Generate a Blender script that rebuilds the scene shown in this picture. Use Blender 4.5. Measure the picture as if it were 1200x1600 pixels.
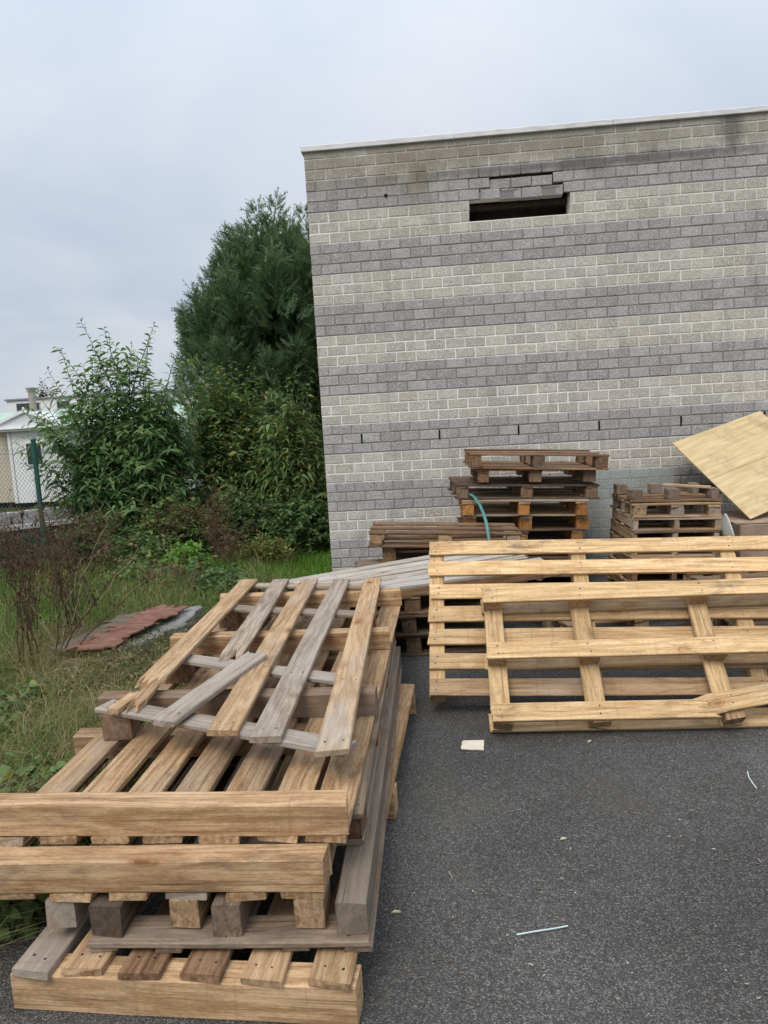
import bpy, bmesh, math, random
import numpy as np
from mathutils import Vector, Matrix, Euler

for _o in list(bpy.data.objects):
    bpy.data.objects.remove(_o)
SC = bpy.context.scene
COL = SC.collection
R = math.radians
random.seed(7)
rng = np.random.default_rng(11)

# ------------------------------------------------------------------ camera
cam_d = bpy.data.cameras.new('camera')
cam = bpy.data.objects.new('camera', cam_d)
COL.objects.link(cam)
pitch, roll, yaw = 0.137, 0.058, -0.0826
Fw = Vector((math.sin(yaw) * math.cos(pitch), math.cos(yaw) * math.cos(pitch), -math.sin(pitch)))
Rt = Vector((math.cos(yaw), -math.sin(yaw), 0))
Up = Rt.cross(Fw)
R2 = Rt * math.cos(roll) - Up * math.sin(roll)
U2 = Up * math.cos(roll) + Rt * math.sin(roll)
M = Matrix((R2, U2, -Fw)).transposed().to_4x4()
M.translation = Vector((1.203, -7.458, 1.65))
cam.matrix_world = M
cam_d.sensor_fit = 'VERTICAL'
cam_d.sensor_height = 34.6
cam_d.lens = 34.6 * 1130.0 / 1600.0
cam_d.clip_start = 0.05
cam_d.clip_end = 3000
SC.camera = cam

# ------------------------------------------------------------------ sky, sun, exposure
SUN_EL, SUN_AZ = R(55), R(203)      # azimuth from +Y clockwise: behind the camera, a little left
W = bpy.data.worlds.new('World')
SC.world = W
W.use_nodes = True
wt = W.node_tree
wt.nodes.clear()


def wn(t, **k):
    n = wt.nodes.new(t)
    for a, b in k.items():
        setattr(n, a, b)
    return n


sky = wn('ShaderNodeTexSky', sky_type='NISHITA', sun_disc=False, sun_elevation=SUN_EL, sun_rotation=SUN_AZ,
         altitude=50, air_density=1.0, dust_density=2.5, ozone_density=1.0)
bg_sky = wn('ShaderNodeBackground')
bg_sky.inputs[1].default_value = 0.10
wt.links.new(sky.outputs[0], bg_sky.inputs[0])
tc = wn('ShaderNodeTexCoord')
sep = wn('ShaderNodeSeparateXYZ')
wt.links.new(tc.outputs['Generated'], sep.inputs[0])
# project the direction on a cloud deck
addz = wn('ShaderNodeMath', operation='ADD')
addz.inputs[1].default_value = 0.22
wt.links.new(sep.outputs[2], addz.inputs[0])
mx = wn('ShaderNodeMath', operation='MAXIMUM')
mx.inputs[1].default_value = 0.08
wt.links.new(addz.outputs[0], mx.inputs[0])
dx = wn('ShaderNodeMath', operation='DIVIDE')
dy = wn('ShaderNodeMath', operation='DIVIDE')
wt.links.new(sep.outputs[0], dx.inputs[0]); wt.links.new(mx.outputs[0], dx.inputs[1])
wt.links.new(sep.outputs[1], dy.inputs[0]); wt.links.new(mx.outputs[0], dy.inputs[1])
cmb = wn('ShaderNodeCombineXYZ')
wt.links.new(dx.outputs[0], cmb.inputs[0]); wt.links.new(dy.outputs[0], cmb.inputs[1])
cn = wn('ShaderNodeTexNoise')
cn.inputs['Scale'].default_value = 0.85
cn.inputs['Detail'].default_value = 5
cn.inputs['Roughness'].default_value = 0.5
cn.inputs['Distortion'].default_value = 0.5
wt.links.new(cmb.outputs[0], cn.inputs['Vector'])
cr = wn('ShaderNodeValToRGB')
cr.color_ramp.elements[0].position = 0.36
cr.color_ramp.elements[0].color = (0.50, 0.585, 0.705, 1)
cr.color_ramp.elements[1].position = 0.60
cr.color_ramp.elements[1].color = (0.67, 0.705, 0.765, 1)
wt.links.new(cn.outputs[0], cr.inputs[0])
# an overcast dome is brighter towards the zenith
sz = wn('ShaderNodeMath', operation='MAXIMUM')
sz.inputs[1].default_value = 0.0
wt.links.new(sep.outputs[2], sz.inputs[0])
s2 = wn('ShaderNodeMath', operation='MULTIPLY')
wt.links.new(sz.outputs[0], s2.inputs[0]); wt.links.new(sz.outputs[0], s2.inputs[1])
gr = wn('ShaderNodeMath', operation='MULTIPLY_ADD')
wt.links.new(s2.outputs[0], gr.inputs[0])
gr.inputs[1].default_value = 1.2; gr.inputs[2].default_value = 0.735
bg_c = wn('ShaderNodeBackground')
wt.links.new(cr.outputs[0], bg_c.inputs[0]); wt.links.new(gr.outputs[0], bg_c.inputs[1])
mixw = wn('ShaderNodeMixShader')
mixw.inputs[0].default_value = 0.94
wt.links.new(bg_sky.outputs[0], mixw.inputs[1]); wt.links.new(bg_c.outputs[0], mixw.inputs[2])
wo = wn('ShaderNodeOutputWorld')
wt.links.new(mixw.outputs[0], wo.inputs[0])

sd = bpy.data.lights.new('sun', 'SUN')
sd.energy = 1.5
sd.angle = R(28)
sd.color = (1.0, 0.93, 0.83)
sun = bpy.data.objects.new('sun', sd)
COL.objects.link(sun)
sdir = Vector((math.sin(SUN_AZ) * math.cos(SUN_EL), math.cos(SUN_AZ) * math.cos(SUN_EL), math.sin(SUN_EL)))
sun.rotation_euler = sdir.to_track_quat('Z', 'Y').to_euler()
sun.location = (0, -6, 9)

SC.view_settings.view_transform = 'Standard'
SC.view_settings.look = 'None'
SC.view_settings.exposure = 0.42
SC.view_settings.gamma = 1.0
SC.view_settings.use_curve_mapping = False
SC.render.engine = 'CYCLES'
SC.cycles.use_denoising = True
SC.cycles.denoising_prefilter = 'NONE'
SC.cycles.max_bounces = 6
SC.cycles.diffuse_bounces = 3
SC.cycles.glossy_bounces = 2
SC.cycles.transparent_max_bounces = 12


# ------------------------------------------------------------------ material helpers
class MT:
    def __init__(s, name, rough=0.8, spec=0.25):
        s.m = bpy.data.materials.new(name)
        s.m.use_nodes = True
        s.t = s.m.node_tree
        s.b = s.t.nodes['Principled BSDF']
        s.b.inputs['Roughness'].default_value = rough
        s.b.inputs['Specular IOR Level'].default_value = spec

    def n(s, typ, ins=None, **k):
        nd = s.t.nodes.new(typ)
        for a, b in k.items():
            setattr(nd, a, b)
        for a, b in (ins or {}).items():
            s.put(nd.inputs[a], b)
        return nd

    def put(s, sock, v):
        if isinstance(v, bpy.types.NodeSocket):
            s.t.links.new(v, sock)
        elif isinstance(v, bpy.types.Node):
            s.t.links.new(v.outputs[0], sock)
        else:
            if hasattr(sock.default_value, '__len__') and hasattr(v, '__len__') and len(v) == 3 and len(sock.default_value) == 4:
                v = (*v, 1)
            sock.default_value = v

    def math(s, op, a, b=0.0, c=None, clamp=False):
        nd = s.n('ShaderNodeMath', {0: a, 1: b}, operation=op, use_clamp=clamp)
        if c is not None:
            s.put(nd.inputs[2], c)
        return nd.outputs[0]

    def vmul(s, v, w):
        return s.n('ShaderNodeVectorMath', {0: v, 1: w}, operation='MULTIPLY').outputs[0]

    def vadd(s, v, w):
        return s.n('ShaderNodeVectorMath', {0: v, 1: w}, operation='ADD').outputs[0]

    def noise(s, v, scale=1, detail=3, rough=0.5, dist=0.0, color=False):
        nd = s.n('ShaderNodeTexNoise', {'Vector': v, 'Scale': scale, 'Detail': detail, 'Roughness': rough, 'Distortion': dist})
        return nd.outputs[1 if color else 0]

    def ramp(s, f, stops):
        nd = s.n('ShaderNodeValToRGB', {0: f})
        e = nd.color_ramp.elements
        while len(e) < len(stops):
            e.new(0.5)
        for q, (p, c) in zip(e, stops):
            q.position = p
            q.color = (*c, 1) if hasattr(c, '__len__') else (c, c, c, 1)
        return nd.outputs[0]

    def mix(s, f, a, b, mode='MIX'):
        nd = s.n('ShaderNodeMix', data_type='RGBA', blend_type=mode)
        s.put(nd.inputs[0], f); s.put(nd.inputs[6], a); s.put(nd.inputs[7], b)
        return nd.outputs[2]

    def rng(s, f, a, b, c=0.0, d=1.0):
        return s.n('ShaderNodeMapRange', {0: f, 1: a, 2: b, 3: c, 4: d}).outputs[0]

    def bump(s, h, strength=0.3, dist=0.01):
        nd = s.n('ShaderNodeBump', {'Strength': strength, 'Distance': dist, 'Height': h})
        s.t.links.new(nd.outputs[0], s.b.inputs['Normal'])

    def col(s, c):
        s.put(s.b.inputs['Base Color'], c)


def wood(name, light, dark, knot=(0.17, 0.07, 0.028), grey=(0.30, 0.255, 0.205), g0=0.6, g1=0.9, mild=0.35, tone=(0.82, 1.12), mcol=(0.06, 0.055, 0.05)):
    k = MT(name, 0.78, 0.2)
    o = k.n('ShaderNodeTexCoord').outputs['Object']
    r = k.n('ShaderNodeObjectInfo').outputs['Random']
    off = k.n('ShaderNodeCombineXYZ', {0: k.math('MULTIPLY', r, 37.0), 1: k.math('MULTIPLY', r, 91.0), 2: k.math('MULTIPLY', r, 53.0)}).outputs[0]
    v = k.vadd(o, off)
    big = k.noise(k.vmul(v, (0.9, 5, 5)), 1.6, 2)
    rings = k.math('SINE', k.math('ADD', k.math('MULTIPLY', k.n('ShaderNodeSeparateXYZ', {0: v}).outputs[1], 120.0), k.math('MULTIPLY', big, 42.0)))
    g1n = k.noise(k.vmul(v, (1.6, 38, 38)), 1, 4, 0.6)
    g2n = k.noise(k.vmul(v, (7, 260, 260)), 1, 2, 0.6)
    fuzz = k.noise(k.vmul(v, (45, 150, 150)), 1, 3, 0.7)
    f0 = k.math('ADD', k.math('MULTIPLY', g1n, 0.36), k.math('ADD', k.math('MULTIPLY', rings, 0.05), k.math('MULTIPLY', g2n, 0.30)))
    f = k.math('ADD', f0, k.math('MULTIPLY', fuzz, 0.34))
    c = k.mix(k.rng(f, 0.40, 0.61), light, dark)
    stk = k.noise(k.vmul(v, (1.1, 62, 62)), 1, 3, 0.6)
    c = k.mix(k.rng(stk, 0.54, 0.67, 0, 0.7), c, tuple(a * 0.55 for a in dark))
    c = k.mix(k.rng(k.noise(k.vmul(v, (2.5, 7, 7)), 1, 3, 0.6), 0.3, 0.7, 0.0, 0.32), c, tuple(a * 0.8 for a in dark))
    # darker resin streaks and bands along the board
    c = k.mix(k.rng(k.noise(k.vmul(v, (0.7, 9, 9)), 1, 2), 0.58, 0.78, 0, 0.3), c, tuple(a * 0.62 for a in dark))
    # knots
    vo = k.n('ShaderNodeTexVoronoi', {'Vector': k.vadd(k.vmul(v, (4.2, 9.0, 9.0)), k.vmul(k.noise(v, 26, 1, color=True), (0.16, 0.16, 0.16))), 'Scale': 1.0, 'Randomness': 1.0})
    gate = k.rng(k.n('ShaderNodeSeparateColor', {0: vo.outputs['Color']}).outputs[1], 0.60, 0.64)
    kd = k.math('ADD', vo.outputs['Distance'], k.math('SUBTRACT', 1.0, gate))
    c = k.mix(k.rng(kd, 0.36, 0.14, 0, 0.5), c, (dark[0] * 0.95, dark[1] * 0.75, dark[2] * 0.6))
    c = k.mix(k.rng(k.math('ABSOLUTE', k.math('SUBTRACT', kd, 0.18)), 0.03, 0.01, 0, 0.4), c, knot)
    c = k.mix(k.rng(kd, 0.15, 0.08, 0, 0.85), c, knot)
    sm = k.noise(k.vmul(v, (55, 1.5, 1.5)), 1, 2, 0.5)
    c = k.mix(k.rng(sm, 0.62, 0.70, 0, 0.28), c, tuple(a * 0.7 for a in dark))
    # grey weathering
    w = k.noise(k.vmul(v, (1.3, 3.5, 3.5)), 1, 3, 0.6)
    gw = k.rng(k.math('ADD', w, k.math('MULTIPLY', k.math('SUBTRACT', r, 0.5), 0.35)), g0, g1)
    c = k.mix(gw, c, k.mix(k.rng(f, 0.3, 0.75), tuple(a * 1.25 for a in grey), tuple(a * 0.6 for a in grey)))
    # mildew
    md = k.math('ADD', k.noise(k.vmul(v, (5, 14, 14)), 1, 5, 0.75), k.math('MULTIPLY', k.math('SUBTRACT', k.noise(k.vmul(v, (1.7, 2, 2)), 1, 1), 0.5), 0.4))
    c = k.mix(k.rng(md, 0.56, 0.76, 0, mild), c, mcol)
    # fine dark checks
    ck = k.noise(k.vmul(v, (2.2, 170, 170)), 1, 3, 0.55)
    c = k.mix(k.rng(ck, 0.65, 0.72, 0, 0.75), c, tuple(a * 0.25 for a in dark))
    tn = k.rng(k.math('FRACT', k.math('MULTIPLY', r, 7.31)), 0, 1, *tone)
    c = k.mix(1.0, c, k.n('ShaderNodeCombineXYZ', {0: tn, 1: tn, 2: tn}).outputs[0], 'MULTIPLY')
    k.col(c)
    k.bump(k.math('ADD', k.math('MULTIPLY', f, 1.0), k.math('MULTIPLY', k.rng(ck, 0.62, 0.74), -0.8)), 0.45, 0.004)
    return k.m


WOODS = {
    'fresh': wood('fresh_pine', (0.73, 0.525, 0.295), (0.46, 0.285, 0.13), grey=(0.36, 0.29, 0.215), g0=0.60, g1=0.97, mild=0.7, tone=(0.78, 1.2)),
    'tan': wood('tan_pine', (0.60, 0.42, 0.245), (0.32, 0.18, 0.088), grey=(0.34, 0.275, 0.21), g0=0.58, g1=0.98, mild=0.6, tone=(0.72, 1.14)),
    'grey': wood('grey_weathered_wood', (0.30, 0.222, 0.155), (0.14, 0.095, 0.063), knot=(0.07, 0.04, 0.028), grey=(0.245, 0.195, 0.15), g0=0.36, g1=0.7, mild=0.5, tone=(0.75, 1.1)),
    'silver': wood('silver_grey_wood', (0.44, 0.355, 0.265), (0.20, 0.145, 0.098), knot=(0.09, 0.05, 0.035), grey=(0.375, 0.325, 0.275), g0=0.3, g1=0.64, mild=0.4, tone=(0.84, 1.12)),
    'pale': wood('pale_silver_wood', (0.47, 0.415, 0.34), (0.25, 0.205, 0.16), knot=(0.12, 0.08, 0.06), grey=(0.42, 0.385, 0.345), g0=0.28, g1=0.6, mild=0.3, tone=(0.85, 1.12)),
    'half': wood('half_weathered_wood', (0.54, 0.375, 0.225), (0.31, 0.19, 0.10), grey=(0.36, 0.30, 0.24), g0=0.44, g1=0.68, mild=0.4, tone=(0.84, 1.1)),
    'brown': wood('old_brown_wood', (0.32, 0.195, 0.11), (0.15, 0.08, 0.04), grey=(0.23, 0.175, 0.13), g0=0.5, g1=0.85, mild=0.5, tone=(0.7, 1.15)),
    'dark': wood('dark_stained_wood', (0.17, 0.115, 0.075), (0.075, 0.045, 0.028), grey=(0.155, 0.13, 0.105), g0=0.4, g1=0.8, mild=0.5, tone=(0.75, 1.2)),
    'orange': wood('orange_block_wood', (0.50, 0.245, 0.08), (0.31, 0.125, 0.035), g0=0.7, g1=1.0, mild=0.3, tone=(0.8, 1.15)),
}


def plain(name, c, rough=0.7, spec=0.3, metal=0.0, var=0.12, vscale=12.0):
    k = MT(name, rough, spec)
    k.b.inputs['Metallic'].default_value = metal
    p = k.n('ShaderNodeTexCoord').outputs['Object']
    f = k.noise(p, vscale, 4, 0.6)
    k.col(k.mix(k.rng(f, 0.3, 0.7), tuple(min(1, a * (1 + var)) for a in c), tuple(a * (1 - var) for a in c)))
    k.bump(f, 0.1, 0.004)
    return k.m


NAIL = plain('nail_steel', (0.045, 0.035, 0.03), 0.6, 0.4, 0.3)


# ------------------------------------------------------------------ object helpers
def tag(o, label=None, cat=None, group=None, kind=None):
    for a, b in (('label', label), ('category', cat), ('group', group), ('kind', kind)):
        if b:
            o[a] = b
    return o


def link(name, me, parent=None):
    o = bpy.data.objects.new(name, me)
    COL.objects.link(o)
    if parent:
        o.parent = parent
    return o


def empty(name, loc=(0, 0, 0), rot=(0, 0, 0)):
    e = bpy.data.objects.new(name, None)
    e.empty_display_size = 0.2
    COL.objects.link(e)
    e.location = loc
    e.rotation_euler = rot
    return e


def pymesh(name, verts, faces, mats=(), smooth=False, mi=None):
    me = bpy.data.meshes.new(name)
    me.from_pydata([tuple(v) for v in verts], [], faces)
    for m in mats:
        me.materials.append(m)
    if mi is not None:
        me.polygons.foreach_set('material_index', mi)
    if smooth:
        me.polygons.foreach_set('use_smooth', [True] * len(me.polygons))
    me.update()
    return me


def npmesh(name, V, tris=None, quads=None, mats=(), smooth=False):
    """fast mesh from numpy arrays"""
    V = np.asarray(V, dtype=np.float32).reshape(-1, 3)
    tris = np.zeros((0, 3), np.int32) if tris is None else np.asarray(tris, np.int32).reshape(-1, 3)
    quads = np.zeros((0, 4), np.int32) if quads is None else np.asarray(quads, np.int32).reshape(-1, 4)
    me = bpy.data.meshes.new(name)
    me.vertices.add(len(V))
    me.vertices.foreach_set('co', V.ravel())
    nl = len(tris) * 3 + len(quads) * 4
    me.loops.add(nl)
    me.loops.foreach_set('vertex_index', np.concatenate([tris.ravel(), quads.ravel()]))
    npol = len(tris) + len(quads)
    me.polygons.add(npol)
    st = np.concatenate([np.arange(len(tris)) * 3, len(tris) * 3 + np.arange(len(quads)) * 4]).astype(np.int32)
    me.polygons.foreach_set('loop_start', st)
    me.update(calc_edges=True)
    if smooth:
        me.polygons.foreach_set('use_smooth', np.ones(npol, dtype=bool))
    for m in mats:
        me.materials.append(m)
    me.validate()
    return me


def box_mesh(name, sx, sy, sz, mat, bev=0.004, org=(0, 0, 0)):
    bm = bmesh.new()
    bmesh.ops.create_cube(bm, size=1.0)
    bmesh.ops.scale(bm, vec=(sx, sy, sz), verts=bm.verts)
    if bev:
        bmesh.ops.bevel(bm, geom=list(bm.edges), offset=bev, segments=1, affect='EDGES')
    bmesh.ops.translate(bm, vec=org, verts=bm.verts)
    me = bpy.data.meshes.new(name)
    bm.to_mesh(me)
    bm.free()
    if mat:
        me.materials.append(mat)
    return me


def box(name, x0, x1, y0, y1, z0, z1, mat, parent=None, bev=0.004):
    c = ((x0 + x1) / 2, (y0 + y1) / 2, (z0 + z1) / 2)
    o = link(name, box_mesh(name, x1 - x0, y1 - y0, z1 - z0, mat, bev), parent)
    o.location = c
    return o


def plank_mesh(L, w, t, mat, n=5, nails=(), brk=(0, 0), bow=0.0, rough=0.0012, cols=None, nail_back=False):
    """a sawn board: length on X, width on Y, thickness on Z; chamfered, slightly uneven, ends may be splintered"""
    cols = cols or (7 if (brk[0] or brk[1]) else 1)
    ch = min(0.0035, t * 0.18, w * 0.1)
    ring = []
    ys = np.linspace(-w / 2 + ch, w / 2 - ch, cols + 1)
    ring += [(y, -t / 2) for y in ys]
    ring += [(w / 2, -t / 2 + ch), (w / 2, t / 2 - ch)]
    ring += [(y, t / 2) for y in ys[::-1]]
    ring += [(-w / 2, t / 2 - ch), (-w / 2, -t / 2 + ch)]
    m = len(ring)
    V, F, mi = [], [], []
    ph = random.random() * 6
    jag0 = {round(y, 5): random.uniform(-1, 1) for y in ys}
    jag1 = {round(y, 5): random.uniform(-1, 1) for y in ys}
    twist = random.uniform(-0.03, 0.03) * (rough / 0.0012)
    skew0, skew1 = random.uniform(-0.006, 0.006), random.uniform(-0.006, 0.006)
    for i in range(n + 1):
        s = i / n
        x = (s - 0.5) * L
        dy = math.sin(s * 2.6 + ph) * rough * 1.5
        dz = math.sin(s * math.pi) * bow + math.sin(s * 5.1 + ph) * rough
        sw = 1 + random.uniform(-1, 1) * rough * 4
        tw_ = twist * (s - 0.5)
        for (y, z) in ring:
            y, z = y - z * tw_, z + y * tw_
            xx = x + (random.uniform(-1, 1) * 0.004 if i in (0, n) else 0)
            if i == 0:
                xx += skew0 * y / w * 2
                if brk[0]:
                    key = min(ys, key=lambda q: abs(q - y))
                    xx += jag0[round(key, 5)] * brk[0] + (brk[0] * 0.4 if z > 0 else -brk[0] * 0.3)
            if i == n:
                xx += skew1 * y / w * 2
                if brk[1]:
                    key = min(ys, key=lambda q: abs(q - y))
                    xx += jag1[round(key, 5)] * brk[1] + (brk[1] * 0.4 if z > 0 else -brk[1] * 0.3)
            V.append((xx, y * sw + dy + random.uniform(-1, 1) * rough * 0.7, z + dz + random.uniform(-1, 1) * rough * 0.7))
    for i in range(n):
        for j in range(m):
            a, b = i * m + j, i * m + (j + 1) % m
            F.append((a, a + m, b + m, b))
            mi.append(0)
    # end caps as strips across the width
    bot = list(range(cols + 1))
    top = list(range(cols + 3, 2 * cols + 4))[::-1]
    for base, flip in ((0, False), (n * m, True)):
        for q in range(cols):
            f = (base + bot[q], base + bot[q + 1], base + top[q + 1], base + top[q])
            F.append(f[::-1] if not flip else f); mi.append(0)
        f = (base + bot[-1], base + cols + 1, base + cols + 2, base + top[-1])
        F.append(f[::-1] if not flip else f); mi.append(0)
        f = (base + bot[0], base + top[0], base + 2 * cols + 4, base + 2 * cols + 5)
        F.append(f[::-1] if not flip else f); mi.append(0)
    for nx in nails:
        for sy in (-1, 1):
            cx, cy = nx + random.uniform(-0.012, 0.012), sy * w * random.uniform(0.16, 0.3)
            s = nx / L + 0.5
            zt = t / 2 + math.sin(s * math.pi) * bow + math.sin(s * 5.1 + ph) * rough + 0.0012
            for zz, up in ((zt, True),) + (((-t / 2 + math.sin(s * math.pi) * bow - 0.0022, False),) if nail_back else ()):
                b0 = len(V)
                rr = random.uniform(0.0034, 0.0052)
                for q in range(6):
                    V.append((cx + rr * math.cos(q * 1.0472), cy + rr * math.sin(q * 1.0472), zz))
                idx = tuple(range(b0, b0 + 6))
                F.append(idx if up else idx[::-1]); mi.append(1)
    me = pymesh('board', V, F, (mat, NAIL), mi=mi)
    return me


def board(parent, name, p0, p1, up, w, t, mat, nails=(), n=5, brk=(0, 0), bow=0.0, rough=0.0012, label=None, nail_back=False):
    p0, p1, up = Vector(p0), Vector(p1), Vector(up)
    d = (p1 - p0)
    L = d.length
    x = d.normalized()
    z = (up - x * up.dot(x)).normalized()
    y = z.cross(x)
    me = plank_mesh(L, w, t, WOODS[mat] if isinstance(mat, str) else mat, n, [q - L / 2 for q in nails], brk, bow, rough, nail_back=nail_back)
    o = link(name, me, parent)
    mm = Matrix((x, y, z)).transposed().to_4x4()
    mm.translation = (p0 + p1) / 2
    o.matrix_local = mm
    if label:
        o['label'] = label
    return o


Z = (0, 0, 1)
NZ = (0, 0, -1)
j = lambda a=0.004: random.uniform(-a, a)


# ------------------------------------------------------------------ ground
def ground_h(x, y):
    a = np.clip((y - 1.2) / 5.0, 0, 1) * np.clip((0.2 - x) / 1.0, 0, 1)
    b = np.clip((-5.0 - x) / 6.0, 0, 1)
    s = np.maximum(a, b)
    s = s * s * (3 - 2 * s)
    h = -1.0 * s
    bump = 0.035 * np.sin(x * 2.1 + 1.3) * np.sin(y * 1.7 + 0.4) + 0.02 * np.sin(x * 5.3 + y * 3.1) + 0.03
    verge = np.clip((-0.35 - x) / 0.7, 0, 1)
    return h + bump * verge - 0.03 * (1 - verge)


gx = np.unique(np.concatenate([[-900, -400, -180, -90, -50, -32], np.arange(-22, -6, 1.0), np.arange(-6, 1.0, 0.14), [1.5, 3, 6, 12, 30, 90, 300, 900]]))
gy = np.unique(np.concatenate([[-900, -300, -90, -40, -20, -12], np.arange(-9, 3.5, 0.16), np.arange(4, 14, 0.7), [16, 20, 30, 50, 90, 200, 500, 1200]]))
GX, GY = np.meshgrid(gx, gy, indexing='ij')
GZ = ground_h(GX, GY)
V = np.stack([GX, GY, GZ], -1).reshape(-1, 3)
ny = len(gy)
ii, jj = np.meshgrid(np.arange(len(gx) - 1), np.arange(ny - 1), indexing='ij')
b0 = (ii * ny + jj).ravel()
quads = np.stack([b0, b0 + ny, b0 + ny + 1, b0 + 1], -1)
k = MT('verge_earth', 0.95, 0.1)
pos = k.n('ShaderNodeNewGeometry').outputs['Position']
c = k.ramp(k.noise(pos, 1.6, 5, 0.65), [(0.32, (0.055, 0.06, 0.025)), (0.5, (0.06, 0.085, 0.022)), (0.62, (0.105, 0.085, 0.045)), (0.75, (0.08, 0.115, 0.03))])
k.col(k.mix(k.rng(k.noise(pos, 30, 4, 0.7), 0.35, 0.7), c, (0.035, 0.03, 0.018)))
k.bump(k.noise(pos, 40, 4, 0.7), 0.8, 0.03)
ground = link('ground', npmesh('ground', V, quads=quads, mats=(k.m,), smooth=True))
tag(ground, 'rough earth and weedy ground beside the yard', kind='structure')

# asphalt yard: a sheet with a ragged left edge
k = MT('asphalt', 0.92, 0.12)
pos = k.n('ShaderNodeNewGeometry').outputs['Position']
ag = k.n('ShaderNodeTexVoronoi', {'Vector': k.vadd(pos, k.vmul(k.noise(pos, 60, 1, color=True), (0.005, 0.005, 0.005))), 'Scale': 200.0})
ag2 = k.n('ShaderNodeTexVoronoi', {'Vector': pos, 'Scale': 260.0})
st = k.n('ShaderNodeSeparateColor', {0: ag.outputs['Color']}).outputs[0]
st2 = k.n('ShaderNodeSeparateColor', {0: ag2.outputs['Color']}).outputs[1]
c = k.ramp(st, [(0.0, (0.058, 0.055, 0.051)), (0.5, (0.105, 0.100, 0.093)), (0.8, (0.155, 0.148, 0.138)), (0.94, (0.22, 0.21, 0.197)), (1.0, (0.29, 0.278, 0.258))])
c = k.mix(k.rng(ag.outputs['Distance'], 0.32, 0.65, 0, 0.55), c, (0.055, 0.052, 0.049))
c = k.mix(k.rng(st2, 0.975, 0.99, 0, 0.6), c, (0.30, 0.35, 0.33))
pat = k.noise(pos, 0.9, 5, 0.6)
c = k.mix(1.0, c, k.ramp(pat, [(0.28, 0.72), (0.5, 1.0), (0.72, 1.38)]), 'MULTIPLY')
c = k.mix(k.rng(k.noise(pos, 2.3, 4, 0.6), 0.52, 0.75, 0, 0.4), c, (0.12, 0.108, 0.094))
c = k.mix(k.rng(k.noise(pos, 5.5, 4, 0.7), 0.60, 0.74, 0, 0.5), c, (0.045, 0.043, 0.041))
k.col(c)
k.bump(k.math('ADD', k.math('MULTIPLY', ag.outputs['Distance'], -1.0), k.math('MULTIPLY', st, 0.5)), 0.9, 0.006)
ye = np.arange(-16, 0.01, 0.16)
xe = -0.34 + 0.05 * np.sin(ye * 2.3) + 0.035 * np.sin(ye * 6.1 + 1) + 0.02 * rng.standard_normal(len(ye)) + 0.30 * np.clip((ye + 1.2) / 1.2, 0, 1)
xs = np.array([0.0, 0.35, 0.7, 1.2, 2, 3, 4.5, 7, 11, 16])
AV = []
for y, x0 in zip(ye, xe):
    for s in xs:
        AV.append((x0 + s, y, 0.0 if s > 0 else -0.02))
nx_ = len(xs)
ii, jj = np.meshgrid(np.arange(len(ye) - 1), np.arange(nx_ - 1), indexing='ij')
b0 = (ii * nx_ + jj).ravel()
yard = link('yard_asphalt', npmesh('yard_asphalt', AV, quads=np.stack([b0, b0 + 1, b0 + nx_ + 1, b0 + nx_], -1), mats=(k.m,)))
tag(yard, 'dark grey asphalt yard', kind='structure')

# ------------------------------------------------------------------ block wall building
TOPZ = 4.245


def stripe(k, pos):
    z = k.n('ShaderNodeSeparateXYZ', {0: pos}).outputs[2]
    q = k.math('FLOOR', k.math('DIVIDE', k.math('SUBTRACT', TOPZ - 0.004, z), 0.3))
    return k.math('MODULO', q, 2.0)


def blob(k, pos, c, r, nscale=3.0, amp=0.8):
    if not hasattr(k, 'sn'):
        k.sn = k.math('SUBTRACT', k.noise(pos, 2.8, 3, 0.65), 0.5)
    d = k.n('ShaderNodeVectorMath', {0: k.vmul(k.n('ShaderNodeVectorMath', {0: pos, 1: c}, operation='SUBTRACT').outputs[0], (1 / r[0], 0.0, 1 / r[1]))}, operation='LENGTH').outputs['Value']
    dd = k.math('ADD', d, k.math('MULTIPLY', k.sn, amp * 2))
    return k.rng(dd, 1.0, 0.3)


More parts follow.
